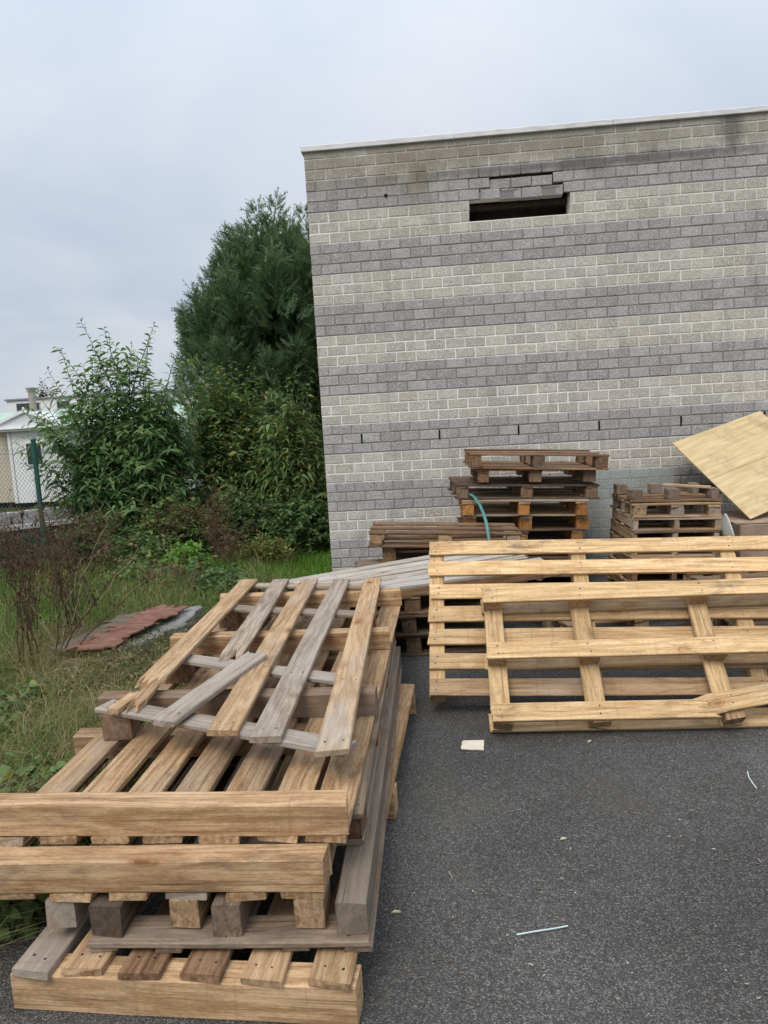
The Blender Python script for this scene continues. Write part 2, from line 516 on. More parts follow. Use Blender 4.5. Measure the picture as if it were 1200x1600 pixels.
def stains_and_patches(k, pos, c):
    """weather stains with a shape of their own: brown runs below the coping, black algae along the upper grey band; plus a dark and a pale patch low down"""
    c = k.mix(k.math('MULTIPLY', blob(k, pos, (2.4, 0, 4.2), (4.5, 0.5)), 0.42), c, (0.19, 0.165, 0.125))
    c = k.mix(k.math('MULTIPLY', blob(k, pos, (0.95, 0, 4.05), (0.55, 0.32)), 0.42), c, (0.20, 0.14, 0.065))
    c = k.mix(k.math('MULTIPLY', blob(k, pos, (0.2, 0, 4.0), (0.4, 0.35)), 0.3), c, (0.18, 0.14, 0.085))
    c = k.mix(k.math('MULTIPLY', blob(k, pos, (2.2, 0, 4.1), (1.4, 0.16)), 0.3), c, (0.17, 0.14, 0.095))
    c = k.mix(k.math('MULTIPLY', blob(k, pos, (4.05, 0, 4.1), (0.14, 0.24)), 0.55), c, (0.05, 0.05, 0.05))
    c = k.mix(k.math('MULTIPLY', blob(k, pos, (2.9, 0, 3.90), (2.3, 0.075), 2.2), 0.62), c, (0.075, 0.075, 0.078))
    c = k.mix(k.math('MULTIPLY', blob(k, pos, (1.05, 0, 3.78), (0.16, 0.28)), 0.4), c, (0.19, 0.15, 0.075))
    c = k.mix(k.math('MULTIPLY', blob(k, pos, (3.75, 0, 0.72), (0.33, 0.42)), 0.8), c, (0.055, 0.055, 0.06))  # darker patch low on the wall behind the plywood and crate
    c = k.mix(k.math('MULTIPLY', blob(k, pos, (2.9, 0, 0.45), (0.38, 0.5)), 0.3), c, (0.42, 0.42, 0.40))
    c = k.mix(k.rng(k.noise(k.vmul(pos, (4, 1, 0.8)), 1.2, 4, 0.6), 0.54, 0.78, 0, 0.36), c, (0.12, 0.112, 0.10))
    return c


def block_mat(name, a, b, speck_d, speck_l):
    k = MT(name, 0.93, 0.12)
    pos = k.n('ShaderNodeNewGeometry').outputs['Position']
    r1 = k.n('ShaderNodeNewGeometry').outputs['Random Per Island']
    r2 = k.n('ShaderNodeObjectInfo').outputs['Random']
    r = k.math('FRACT', k.math('ADD', k.math('MULTIPLY', r1, 1.0), k.math('MULTIPLY', r2, 17.3)))
    c = k.mix(r, a, b)
    vo = k.n('ShaderNodeTexVoronoi', {'Vector': pos, 'Scale': 105.0})
    s = k.n('ShaderNodeSeparateColor', {0: vo.outputs['Color']}).outputs[0]
    n1 = k.noise(pos, 80, 3, 0.75)
    c = k.mix(k.rng(n1, 0.53, 0.64, 0, 0.8), c, speck_d)
    c = k.mix(k.rng(s, 0.66, 0.92, 0, 0.6), c, speck_l)
    c = k.mix(k.rng(k.noise(pos, 7, 4, 0.6), 0.35, 0.72, 0, 0.45), c, tuple(q * 0.62 for q in a))
    k.col(stains_and_patches(k, pos, c))
    k.bump(k.math('ADD', n1, k.math('MULTIPLY', s, 0.4)), 0.75, 0.006)
    return k.m


LIGHTB = block_mat('buff_grey_block', (0.62, 0.585, 0.52), (0.45, 0.42, 0.37), (0.25, 0.225, 0.19), (0.80, 0.765, 0.69))
DARKB = block_mat('mid_grey_block', (0.48, 0.462, 0.445), (0.335, 0.322, 0.31), (0.17, 0.163, 0.157), (0.66, 0.64, 0.615))
k = MT('mortar', 0.95, 0.1)
pos = k.n('ShaderNodeNewGeometry').outputs['Position']
mlight = k.mix(k.rng(k.noise(k.vmul(pos, (1, 1, 0.7)), 1.1, 3), 0.35, 0.62), (0.92, 0.90, 0.86), (0.74, 0.70, 0.63))
c = k.mix(stripe(k, pos), mlight, (0.24, 0.232, 0.222))
c = k.mix(k.rng(k.noise(pos, 90, 3), 0.45, 0.75, 0, 0.15), c, (0.3, 0.29, 0.27))
k.col(stains_and_patches(k, pos, c))
k.bump(k.noise(pos, 120, 3), 0.4, 0.004)
MORTAR = k.m
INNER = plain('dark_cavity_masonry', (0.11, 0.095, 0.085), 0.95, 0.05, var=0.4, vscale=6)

bld = empty('block_building', (0, 0, 0))
tag(bld, 'flat-roofed building of banded grey and buff blocks with a hole near the top', 'building')
WX = 6.6
HX0, HX1 = 1.59, 2.50     # opening and the collapsed courses above it
HZ0, HZ1, HZ2 = 3.447, 3.647, 3.868
HX1b = 2.565
box('wall', 0.002, WX, 0.0, 0.24, -0.25, HZ0, MORTAR, bld, 0)
box('wall', 0.002, HX0, 0.0, 0.24, HZ0, TOPZ - 0.03, MORTAR, bld, 0)
box('wall', HX1b, WX, 0.0, 0.24, HZ0, TOPZ - 0.03, MORTAR, bld, 0)
box('wall', HX0, HX1b, 0.0, 0.24, HZ2, TOPZ - 0.03, MORTAR, bld, 0)
box('wall', HX1, HX1b, 0.0, 0.24, HZ1 + 0.07, HZ2, MORTAR, bld, 0)
box('inner_wall', HX0 - 0.4, HX1b + 0.4, 0.52, 0.6, HZ0 - 0.5, HZ2 + 0.2, INNER, bld, 0)
box('lintel', HX0 - 0.1, HX1b + 0.1, 0.16, 0.26, HZ1 - 0.055, HZ1 - 0.01, plain('rusted_steel_lintel', (0.07, 0.05, 0.04), 0.8, 0.2, 0.2, 0.4, 20), bld, 0.003)
box('side_wall', 0.002, 0.24, 0.24, 9.0, -0.25, TOPZ - 0.03, MORTAR, bld, 0)
box('rear_wall', 0.002, WX, 9.0, 9.24, -0.25, TOPZ - 0.03, MORTAR, bld, 0)
box('roof', 0.24, WX, 0.24, 9.0, TOPZ - 0.35, TOPZ - 0.25, plain('grey_roof_felt', (0.12, 0.12, 0.12), 0.9), bld, 0)
k = MT('pale_coping', 0.55, 0.35)
pos = k.n('ShaderNodeNewGeometry').outputs['Position']
c = k.mix(k.rng(k.noise(k.vmul(pos, (3, 3, 20)), 2, 4, 0.6), 0.4, 0.75), (0.74, 0.74, 0.72), (0.52, 0.51, 0.49))
k.col(c)
COPE = k.m
x = -0.025
while x < WX:
    x1 = min(x + 1.5, WX)
    box('coping', x, x1 - 0.004, -0.03, 0.28, TOPZ - 0.03, TOPZ + 0.022, COPE, bld, 0.005)
    x = x1
box('coping', -0.025, 0.28, 0.284, 9.2, TOPZ - 0.03, TOPZ + 0.022, COPE, bld, 0.005)


def block_geo(w, h, dep, jit=0.0015):
    """front face proud of the joint, chamfered arrises; origin at the lower left of the face"""
    e = 0.0045
    V = []
    for (ins, y) in ((e, -0.0042), (0.0, -0.0016), (0.0, dep)):
        for (a, b) in ((0, 0), (1, 0), (1, 1), (0, 1)):
            xx = ins if a == 0 else w - ins
            zz = ins if b == 0 else h - ins
            V.append((xx + random.uniform(-jit, jit), y + random.uniform(-0.001, 0.001), zz + random.uniform(-jit, jit)))
    F = [(0, 1, 2, 3)]
    for r_ in (0, 4):
        for q in range(4):
            F.append((r_ + q, r_ + 4 + q, r_ + 4 + (q + 1) % 4, r_ + (q + 1) % 4))
    return V, F


cells = []
for i in range(43):
    z0 = -0.055 + 0.1 * i
    dark = ((42 - i) // 3) % 2 == 1
    xx = 0.0
    first = 0.2 if i % 2 == 0 else 0.1
    while xx < WX - 0.25:
        wd = first if xx == 0.0 else 0.2
        a, b = xx + (0.0 if xx == 0 else 0.0055) + j(0.0015), xx + wd - 0.0055 + j(0.0015)
        xx += wd
        if i in (35, 36):
            if a >= 1.5 and b <= 2.60:
                if a < HX0 < b - 0.03:
                    b = HX0
                elif b > HX1b > a + 0.03:
                    a = HX1b
                elif a > HX0 - 0.05 and b < HX1b + 0.05:
                    continue
            if HX0 - 0.01 <= a and b <= HX1b + 0.01:
                continue
            if a < HX0 < b:
                b = HX0
            if a < HX1b < b:
                a = HX1b
            if b - a < 0.02:
                continue
        cells.append((i, a, b, z0 + 0.0055 + j(0.001), z0 + 0.0945 + j(0.001) if i < 42 else TOPZ - 0.034, dark))


def in_gap(c_):
    return c_[0] in (37, 38) and c_[1] > HX0 - 0.12 and c_[2] < HX1b + 0.05


special = [c_ for c_ in cells if in_gap(c_)]
rest = [c_ for c_ in cells if not in_gap(c_)]
cpos = np.array(cam.matrix_world.translation)
fw = np.array(Fw)


def depth(c_):
    return float((np.array([(c_[1] + c_[2]) / 2, 0, (c_[3] + c_[4]) / 2]) - cpos) @ fw) + (100 if (c_[2] > 4.5 or c_[2] - c_[1] < 0.15 or c_[0] == 42) else 0)


rest.sort(key=depth)
single, mass = rest[:300 - len(special)], rest[300 - len(special):]
variants = {}
for c_ in single:
    key = (round(c_[2] - c_[1], 2), round((c_[4] - c_[3]) * 500) / 500, c_[5], random.randrange(6))
    if key not in variants:
        v_, f_ = block_geo(key[0], key[1], 0.02)
        variants[key] = pymesh('brick', v_, f_, (DARKB if c_[5] else LIGHTB,))
    o = link('brick', variants[key], bld)
    o.location = (c_[1], random.uniform(-0.0015, 0.001), c_[3])
for c_ in special:
    i, a, b, z0, z1, dk = c_
    v_, f_ = block_geo(b - a, z1 - z0, 0.1, 0.002)
    if i == 37 and (1.95 < (a + b) / 2 < 2.12 or 2.3 < (a + b) / 2 < 2.48):     # spalled lower edges
        v_ = [list(q) for q in v_]
        v_[0][1] += 0.03; v_[0][2] += 0.02; v_[4][1] += 0.035; v_[1][2] += 0.012
    o = link('brick', pymesh('brick', v_, f_, (DARKB,)), bld)
    drop = 0.0
    mid = (a + b) / 2
    if i == 37 and mid < 2.5:
        drop = 0.02 * min(1, max(0, (mid - 1.6) / 0.5))
    if i == 38 and 1.9 < mid < 2.4:
        drop = 0.02
    o.location = (a - (0.006 if drop > 0.02 else 0), -0.002, z0 - drop)
    o.rotation_euler = (0, random.uniform(-0.01, 0.012) if drop else 0, 0)
box('mortar_bed', HX0, 2.485, 0.004, 0.1, 3.652 - 0.012, 3.742 - 0.026, MORTAR, bld, 0)
box('mortar_bed', HX0, 2.365, 0.006, 0.102, 3.752 - 0.018, 3.842 - 0.02, MORTAR, bld, 0)
for dk, mname in ((False, 'buff'), (True, 'grey')):
    VV, FF = [], []
    for c_ in mass:
        if c_[5] != dk:
            continue
        v_, f_ = block_geo(c_[2] - c_[1], c_[4] - c_[3], 0.008)
        n0 = len(VV)
        dy_ = random.uniform(-0.0015, 0.001)
        VV += [(p[0] + c_[1], p[1] + dy_, p[2] + c_[3]) for p in v_]
        FF += [tuple(n0 + q for q in f) for f in f_]
    o = link('brickwork', pymesh('brickwork', VV, FF, (DARKB if dk else LIGHTB,)), bld)
    o['kind'] = 'stuff'
SLOT = plain('black_slot', (0.008, 0.008, 0.008), 0.9, 0.05)
for q in range(8):
    box('weep_slot', 0.393 + 0.8 * q, 0.407 + 0.8 * q, -0.0115, 0.01, 1.349, 1.441, SLOT, bld, 0)
# a drilled hole: flat black disc, the shade inside put into its colour
bm = bmesh.new()
bmesh.ops.create_circle(bm, cap_ends=True, segments=9, radius=0.017)
me = bpy.data.meshes.new('drill_hole')
bm.to_mesh(me); bm.free(); me.materials.append(SLOT)
o = link('drill_hole', me, bld)
o.location = (0.785, -0.0118, 3.752); o.rotation_euler = (R(90), 0, 0)

# ------------------------------------------------------------------ pallets
PG = 'wooden pallets dumped in the yard'


def pal(label, loc, rot=(0, 0, 0), cat='pallet', group=PG, name='pallet'):
    e = empty(name, loc, rot)
    return tag(e, label, cat, group)


def block(parent, cx, cy, z0, z1, sx, sy, mat, name='block'):
    """a sawn block with its grain along Y"""
    b = board(parent, name, (cx + j(), cy - sy / 2, (z0 + z1) / 2), (cx + j(), cy + sy / 2, (z0 + z1) / 2), Z, sx, z1 - z0, mat, n=1, rough=0.001)
    return b


# P1: bottom pallet of the near stack, slats front to back on cross beams (local frame: x right, y back)
P1 = pal('tan pallet at the bottom of the near stack, its front beam on the asphalt', (-0.105, -5.672, 0), (0, 0, R(-2.6)))
for yy in (0.045, 1.05, 2.08):
    board(P1, 'beam', (0, yy, 0.0575), (1.012, yy, 0.0575), Z, 0.09, 0.115, 'tan', n=6)
for q, (xa, m) in enumerate(((0.075, 'half'), (0.225, 'half'), (0.40, 'brown'), (0.575, 'brown'), (0.75, 'half'), (0.945, 'tan'))):
    board(P1, 'slat', (xa + j(), -0.005 + j(0.012), 0.127), (xa + j(0.01), 2.13 + j(0.01), 0.127), Z, 0.118, 0.022, m, nails=(0.05, 1.05, 2.08), n=7)

# P2: grey upturned pallet
P2 = pal('grey weathered pallet lying upside down second from the bottom of the near stack', (0.115, -5.60, 0.14), (0, 0, R(0.6)))
for xa in (0.045, 0.24, 0.42, 0.61, 0.79):
    board(P2, 'slat', (xa, -0.015 + j(0.01), 0.009), (xa + j(), 2.25, 0.009), NZ, 0.08, 0.018, 'grey', n=4)
for yy in (0.03, 1.1, 2.18):
    board(P2, 'cross_board', (0, yy, 0.028), (0.82, yy, 0.028), Z, 0.12, 0.018, 'grey', nails=(0.05, 0.41, 0.77))
for xa, wd in ((0.05, 0.10), (0.41, 0.085), (0.775, 0.09)):
    board(P2, 'stringer', (xa, -0.005 + j(), 0.086), (xa, 2.25 + j(), 0.086), Z, wd, 0.097, 'grey' if xa > 0.3 else 'dark', n=7)

# P3 / P4 / L1 share one design: 7 slats, 4 cross beams, 1.2 x 2.65 m


def long_pallet(P, beam_y, x0, x1, slat_x, zs, zb, smat, bmats, L0, L1, blocks=False, bh=0.1):
    for q, (xa, m) in enumerate(zip(slat_x, smat)):
        board(P, 'slat', (xa + j(), L0 + j(0.008), zs), (xa + j(), L1 + j(0.015), zs), Z, 0.122 + j(0.006), 0.022, m, nails=[b - L0 for b in beam_y], n=8, rough=0.0016)
    for q, (b, m) in enumerate(zip(beam_y, bmats)):
        board(P, 'beam', (x0 + j(0.006), b, zb), (x1 + j(0.006), b + j(0.006), zb), Z, 0.085, bh, m, n=8, rough=0.0016)


P3 = pal('tan pallet with thick cross beams third from the bottom of the near stack', (-0.37, -5.58, 0.275))
long_pallet(P3, (0.043, 0.893, 1.743, 2.593), 0.0, 1.185, (0.07, 0.25, 0.42, 0.60, 0.77, 0.95, 1.12), 0.0115, 0.072, ('tan', 'half', 'tan', 'tan', 'half', 'tan', 'tan'), ('tan', 'tan', 'brown', 'tan'), 0.0, 2.64)
for xa in (0.385, 0.765, 1.13):
    block(P3, xa, 0.06, -0.092, -0.001, 0.088, 0.11, 'half')

P4 = pal('long tan pallet with four thick cross beams on top, carrying the broken pallet', (-0.31, -5.485, 0.397))
P4.rotation_euler = (0, 0, R(-0.6))
long_pallet(P4, (0.043, 0.89, 1.72, 2.575), 0.0, 1.185, (0.115, 0.292, 0.455, 0.625, 0.80, 0.975, 1.12), 0.0115, 0.072, ('half', 'tan', 'tan', 'tan', 'tan', 'tan', 'tan'), ('tan', 'brown', 'tan', 'tan'), 0.0, 2.64)

# S: a broken-off pallet side beside the tan pallets
S = pal('narrow grey broken-off pallet side wedged along the near stack\'s asphalt edge', (0.812, -5.32, 0.276), (0, 0, R(0.5)), name='broken_pallet')
board(S, 'bottom_board', (0.045, 0.0, 0.009), (0.045, 2.05, 0.009), Z, 0.088, 0.018, 'grey', n=5)
board(S, 'top_board', (0.045, -0.01, 0.106), (0.045, 2.06, 0.106), Z, 0.095, 0.019, 'grey', nails=(0.06, 1.0, 2.0), n=6)
for yy, m in ((0.06, 'brown'), (0.72, 'orange'), (1.35, 'orange'), (1.98, 'orange')):
    block(S, 0.046, yy, 0.019, 0.096, 0.08, 0.11, m)

# P5: broken racked pallet on top
P5o = Vector((0.3, -4.0, 0.517))
P5 = pal('broken grey-brown pallet with snapped slats lying on top of the near stack', P5o)


def b5(name, a, b, w, t, m, **k_):
    return board(P5, name, Vector(a) - P5o, Vector(b) - P5o, Z, w, t, m, **k_)


b5('cross_board', (-0.215, -4.735, 0.529), (0.85, -5.165, 0.529), 0.10, 0.02, 'silver', n=6, nails=(0.04, 1.1))
b5('cross_board', (-0.135, -4.165, 0.529), (0.80, -4.545, 0.529), 0.095, 0.02, 'silver', n=6)
b5('cross_board', (-0.16, -3.27, 0.529), (0.79, -3.55, 0.529), 0.095, 0.02, 'silver', n=6)
b5('cross_board', (-0.18, -2.70, 0.529), (0.75, -2.90, 0.529), 0.095, 0.02, 'silver', n=6)
b5('slat', (0.803, -5.235, 0.551), (0.715, -2.76, 0.551), 0.112, 0.022, 'half', n=8, nails=(0.06, 0.62, 1.6, 2.35), bow=0.006)
b5('slat', (0.552, -5.125, 0.551), (0.505, -2.755, 0.551), 0.112, 0.022, 'silver', n=8, nails=(0.06, 0.62, 1.6, 2.3))
b5('slat', (0.378, -5.065, 0.551), (0.28, -2.71, 0.551), 0.115, 0.022, 'half', n=8, nails=(0.06, 0.65, 1.6, 2.3))
b5('slat', (0.175, -4.22, 0.551), (0.075, -2.70, 0.551), 0.11, 0.022, 'silver', n=6, brk=(0.05, 0), nails=(0.6, 1.45))
b5('slat', (0.135, -4.995, 0.560), (0.315, -4.30, 0.575), 0.105, 0.022, 'silver', n=5, brk=(0, 0.022), nails=(0.06,), label='snapped grey slat swung out of line')
b5('slat', (-0.05, -4.80, 0.553), (-0.10, -4.15, 0.563), 0.06, 0.022, 'half', n=4, brk=(0.05, 0.04))
b5('slat', (-0.075, -4.60, 0.564), (-0.155, -2.66, 0.551), 0.115, 0.022, 'half', n=8, brk=(0.06, 0), nails=(1.0, 1.85))
b5('slat_stub', (-0.125, -4.85, 0.552), (-0.105, -4.69, 0.552), 0.05, 0.022, 'half', n=2, brk=(0, 0.02))
for (cx, cy) in ((-0.13, -4.775), (-0.11, -4.175), (-0.11, -3.285), (-0.13, -2.72), (0.735, -3.50), (0.70, -4.50)):
    block(P5, cx - P5o.x, cy - P5o.y, 0.421 - P5o.z, 0.518 - P5o.z, 0.115, 0.10, 'brown')


# leaning pallets
def leaning(label, x0, y0, lean, roll_, z0=0.0):
    e = pal(label, (x0, y0, z0))
    e.rotation_euler = (Matrix.Rotation(R(90 - lean), 3, 'X') @ Matrix.Rotation(R(roll_), 3, 'Z')).to_euler()
    return e


L1 = leaning('long pale yellow pallet leaning back, slats facing out, behind the smaller leaning pallet', 1.085, -3.655, 41.0, -1.5, 0.055)
# local: x along slats, y up the lean, z towards the viewer
for xa, m in ((0.04, 'fresh'), (0.88, 'fresh'), (1.73, 'fresh'), (2.6, 'fresh')):
    board(L1, 'beam', (xa, 0.0, 0.046), (xa + j(), 0.965, 0.046), Z, 0.085, 0.092, m, n=5)
for q, m in enumerate(('half', 'fresh', 'fresh', 'fresh', 'fresh', 'fresh', 'fresh')):
    yy = 0.052 + q * 0.1432
    board(L1, 'slat', (0.0 + j(0.006), yy + j(), 0.103), (2.66 + j(0.01), yy + j(), 0.103), Z, 0.092 + j(0.005), 0.022, m, nails=(0.04, 0.88, 1.73, 2.6), n=8, rough=0.0016)

L2 = leaning('pale yellow pallet with a split bottom runner leaning in front, underside facing out', 1.395, -3.94, 46.0, -0.15, 0.003)
for yy in (0.048, 0.39, 0.733):
    board(L2, 'deck_board', (0.0 + j(0.006), yy, 0.011), (2.40 + j(0.01), yy + j(), 0.011), NZ, 0.095, 0.022, 'fresh', n=6)
for xa in (0.055, 0.535, 1.17, 1.83, 2.35):
    board(L2, 'cross_board', (xa, 0.0, 0.0335), (xa + j(), 0.78, 0.0335), Z, 0.10, 0.021, 'fresh', n=4)
    for yy in (0.048, 0.39, 0.733):
        block(L2, xa, yy, 0.0445, 0.121, 0.095, 0.09, 'tan')
for yy in (0.39, 0.733):
    board(L2, 'runner', (0.0, yy, 0.1325), (2.40, yy + j(), 0.1325), Z, 0.095, 0.022, 'fresh', nails=(0.055, 0.535, 1.17, 1.83, 2.35), n=8)
board(L2, 'runner', (0.0, 0.048, 0.1325), (1.055, 0.05, 0.1325), Z, 0.095, 0.022, 'fresh', nails=(0.055, 0.535), n=6, brk=(0, 0.06), label='snapped length of the bottom runner')
board(L2, 'runner', (1.0, 0.062, 0.134), (2.40, 0.285, 0.158), Z, 0.098, 0.024, 'fresh', nails=(0.17, 0.83), n=6, brk=(0.05, 0), label='split half of the bottom runner kinked upwards')


# generic block pallet (front-left-bottom origin)
def euro(P, L, D, H, m, mb, flip=False, ndeck=5, bottom=True, n=2):
    t = 0.017
    bh = H - (3 if bottom else 2) * t - 0.001
    zz = (lambda a: H - a) if flip else (lambda a: a)
    up = NZ if flip else Z
    z = 0.0
    if bottom:
        for yy in (0.05, D / 2, D - 0.05):
            board(P, 'bottom_board', (0 + j(), yy, zz(t / 2)), (L + j(), yy, zz(t / 2)), up, 0.1, t, m, n=n)
        z = t
    for xa in (0.06, L / 2, L - 0.06):
        for yy in (0.06, D / 2, D - 0.06):
            a, b = sorted((zz(z + 0.0005), zz(z + bh)))
            block(P, xa + j(0.008), yy, a, b, 0.1 + j(0.01), 0.11, mb)
    z += bh
    for xa in (0.06, L / 2, L - 0.06):
        board(P, 'cross_board', (xa, 0.0, zz(z + t / 2)), (xa, D, zz(z + t / 2)), up, 0.1, t - 0.001, m, n=1)
    z += t
    for q in range(ndeck):
        yy = 0.05 + (D - 0.1) * q / (ndeck - 1)
        board(P, 'deck_board', (0 + j(0.008), yy + j(), zz(z + t / 2)), (L + j(0.008), yy + j(), zz(z + t / 2)), up, 0.1, t, m, n=n, nails=(0.06, L / 2, L - 0.06) if not flip else ())


def stringer_pallet(P, L, D, H, m, ms, ndeck=6, flip=False, n=2):
    t = 0.017
    zz = (lambda a: H - a) if flip else (lambda a: a)
    up = NZ if flip else Z
    for yy in (0.05, D / 2, D - 0.05):
        board(P, 'bottom_board', (j(), yy, zz(t / 2)), (L + j(), yy, zz(t / 2)), up, 0.09, t, m, n=n)
    for xa in (0.025, L / 2, L - 0.025):
        board(P, 'stringer', (xa + j(), 0.005, H / 2), (xa + j(), D - 0.005, H / 2), Z, 0.042, H - 2 * t - 0.001, ms, n=2)
    for q in range(ndeck):
        yy = 0.045 + (D - 0.09) * q / (ndeck - 1)
        board(P, 'deck_board', (j(0.006), yy, zz(H - t / 2)), (L + j(0.006), yy, zz(H - t / 2)), up, 0.09, t, m, n=n)


def stack_pos(base, tilt, h):
    return (base[0] + math.sin(R(tilt)) * h, base[1], base[2] + math.cos(R(tilt)) * h)


# middle stack under the grey boarded deck
for q, (h, m, lab) in enumerate(((0.0, 'dark', 'dark old pallet on the asphalt, lowest below the grey boarded deck'),
                                 (0.146, 'dark', 'dark old pallet, middle of the stack below the grey boarded deck'),
                                 (0.292, 'brown', 'brown old pallet, upper of the stack below the grey boarded deck'))):
    e = pal(lab, (0.32 + j(0.03), -2.76 + j(0.02), h), (0, 0, R(2 + j(1.5))))
    euro(e, 1.25, 0.8, 0.145, m, m, n=2)

# G: grey boarded deck
G = pal('silver-grey weathered deck of wide boards on the middle stack behind the near stack', (0.75, -2.5, 0.44), name='boarded_deck')
Go = Vector((0.75, -2.5, 0.44))
FL, FR = Vector((0.36, -2.945, 0.466)), Vector((2.05, -2.40, 0.515))
BL, BR = Vector((0.06, -2.42, 0.485)), Vector((1.42, -1.90, 0.565))
nb = 6
upG = (FR - FL).cross(BL - FL).normalized()
for q in range(nb):
    s = (q + 0.5) / nb
    board(G, 'deck_board', FL.lerp(BL, s) - Go + Vector((j(0.03), 0, 0)), FR.lerp(BR, s) - Go, upG, 0.595 / nb * 0.93, 0.024, 'pale', n=5, nails=(0.3, 1.1))
for s in (0.12, 0.5, 0.9):
    a, b = FL.lerp(FR, s), BL.lerp(BR, s)
    board(G, 'cross_beam', a - Go - upG * 0.048 + (b - a) * 0.01, b - Go - upG * 0.048, upG, 0.09, 0.068, 'brown', n=2)
a, b = FL.lerp(BL, 0.06), FR.lerp(BR, 0.06)
board(G, 'edge_beam', a - Go - upG * 0.046 - Vector((0, 0.02, 0)), b - Go - upG * 0.046 - Vector((0, 0.02, 0)), upG, 0.03, 0.064, 'brown', n=3)

# W1: low stack by the wall, left
w1t = 3.2
for h, dx_, m, lab in ((0.0, 0.10, 'dark', 'dark pallet on the asphalt, lowest of the low stack left of the tall stack'),
                       (0.15, 0.05, 'dark', 'dark pallet, second from the ground in the low stack left of the tall stack'),
                       (0.30, 0.12, 'brown', 'brown pallet, third from the ground in the low stack left of the tall stack'),
                       (0.448, 0.09, 'brown', 'brown pallet second from the top of the low stack by the wall')):
    e = pal(lab, stack_pos((0.60 + dx_, -1.85 + j(0.03), 0.01), 0, h), (0, R(1.0), R(j(2))))
    euro(e, 1.15, 0.65, 0.144, m, 'brown', n=2)
e = pal('weathered brown upturned pallet on top of the low stack by the wall', (0.60, -1.87, 0.600), (0, R(w1t), R(1)))
euro(e, 1.2, 0.55, 0.12, 'brown', 'half', flip=True, ndeck=4, n=3)
# bundle of thin slats sticking out of the low stack
e = pal('small bundle of thin grey slats jutting from the low stack', (0.50, -1.93, 0.45), (0, R(2), R(6)), 'slats', None, 'slat_bundle')
for q in range(5):
    for r_ in range(3):
        board(e, 'slat', (j(0.02), 0.02 + r_ * 0.09, 0.008 + q * 0.0135 - 0.05), (0.26, 0.02 + r_ * 0.09 + j(0.01), 0.008 + q * 0.0135 - 0.05), Z, 0.085, 0.012, 'brown' if q % 2 else 'grey', n=1)

# W2: tall stack
tl = 2.6
base = (1.33, -1.12, 0.04)
names = ('lowest', 'second lowest', 'third', 'fourth', 'fifth', 'sixth')
for q in range(6):
    h = q * 0.135
    lab = '%s pallet, counted from the ground, of the tall stack against the wall' % ('dark ' + names[q] if q < 3 else 'orange-blocked ' + names[q])
    p = stack_pos(base, tl, h)
    e = pal(lab, (p[0] + j(0.02), p[1] + j(0.03), p[2]), (0, R(tl + j(0.3)), R(2 + j(2))))
    euro(e, 1.08 + (0.02 if q > 3 else 0), 0.8, 0.1345, 'half' if q in (4, 5) else 'dark', 'orange' if q >= 3 else 'dark', n=2, bottom=q < 3)
p = stack_pos(base, tl, 0.818)
e = pal('dark grey pallet with a wide overhanging deck, third from the top of the tall stack', (p[0] - 0.05, p[1] - 0.02, p[2]), (0, R(tl + 0.5), R(4)))
euro(e, 1.25, 0.8, 0.13, 'dark', 'brown', n=3)
p = stack_pos(base, tl, 0.952)
e = pal('brown upturned pallet with stub legs, second from the top of the tall stack', (p[0] + 0.13, p[1] - 0.02, p[2] + 0.008), (0, R(tl + 0.3), R(3)))
euro(e, 1.04, 0.8, 0.115, 'brown', 'brown', bottom=False, ndeck=4)
p = stack_pos(base, tl, 1.070)
e = pal('grey-brown pallet topmost on the tall stack against the wall', (p[0] + 0.07, p[1] - 0.05, p[2] + 0.010), (0, R(tl + 1.0), R(2)))
euro(e, 1.19, 0.8, 0.135, 'brown', 'brown', flip=True, ndeck=6)

# W3: right stack
tl3 = 1.9
base3 = (2.715, -1.5, 0.02)
for q in range(6):
    p = stack_pos(base3, tl3, q * 0.110)
    lab = '%s brown pallet, counted from the ground, of the squat stack below the plywood sheet' % ('first', 'second', 'third', 'fourth', 'fifth', 'sixth')[q]
    e = pal(lab, (p[0] + j(0.008), p[1] + j(0.015), p[2]), (0, R(tl3 + j(0.3)), R(1.0 + j(1.5))))
    stringer_pallet(e, 0.70, 0.72, 0.109, 'half' if q != 4 else 'brown', 'half' if q > 2 else 'brown')
p = stack_pos(base3, tl3, 0.661)
e = pal('pallet with pale corner blocks, second from the top of the squat stack', (p[0] + 0.0, p[1] - 0.01, p[2]), (0, R(tl3), R(1)))
euro(e, 0.70, 0.72, 0.118, 'half', 'half', ndeck=5)
p = stack_pos(base3, tl3, 0.781)
e = pal('small block-footed pallet lying upturned on top of the squat stack', (p[0] - 0.01, p[1] + 0.02, p[2] + 0.002), (0, R(tl3), R(2)))
for yy in (0.04, 0.2, 0.36, 0.52):
    board(e, 'deck_board', (0, yy, 0.01), (0.72, yy + j(0.02), 0.01), NZ, 0.08, 0.018, 'brown', n=2)
for xa in (0.05, 0.35, 0.68):
    for yy in (0.08, 0.5):
        block(e, xa, yy, 0.02, 0.102, 0.09 if xa < 0.6 else 0.06, 0.12, 'grey')
o = board(None, 'loose_plank', (3.07, -1.18, 0.905), (3.40, -1.36, 0.886), Z, 0.07, 0.02, 'half', n=3)
tag(o, 'loose brown offcut plank lying across the top of the squat stack', 'plank')

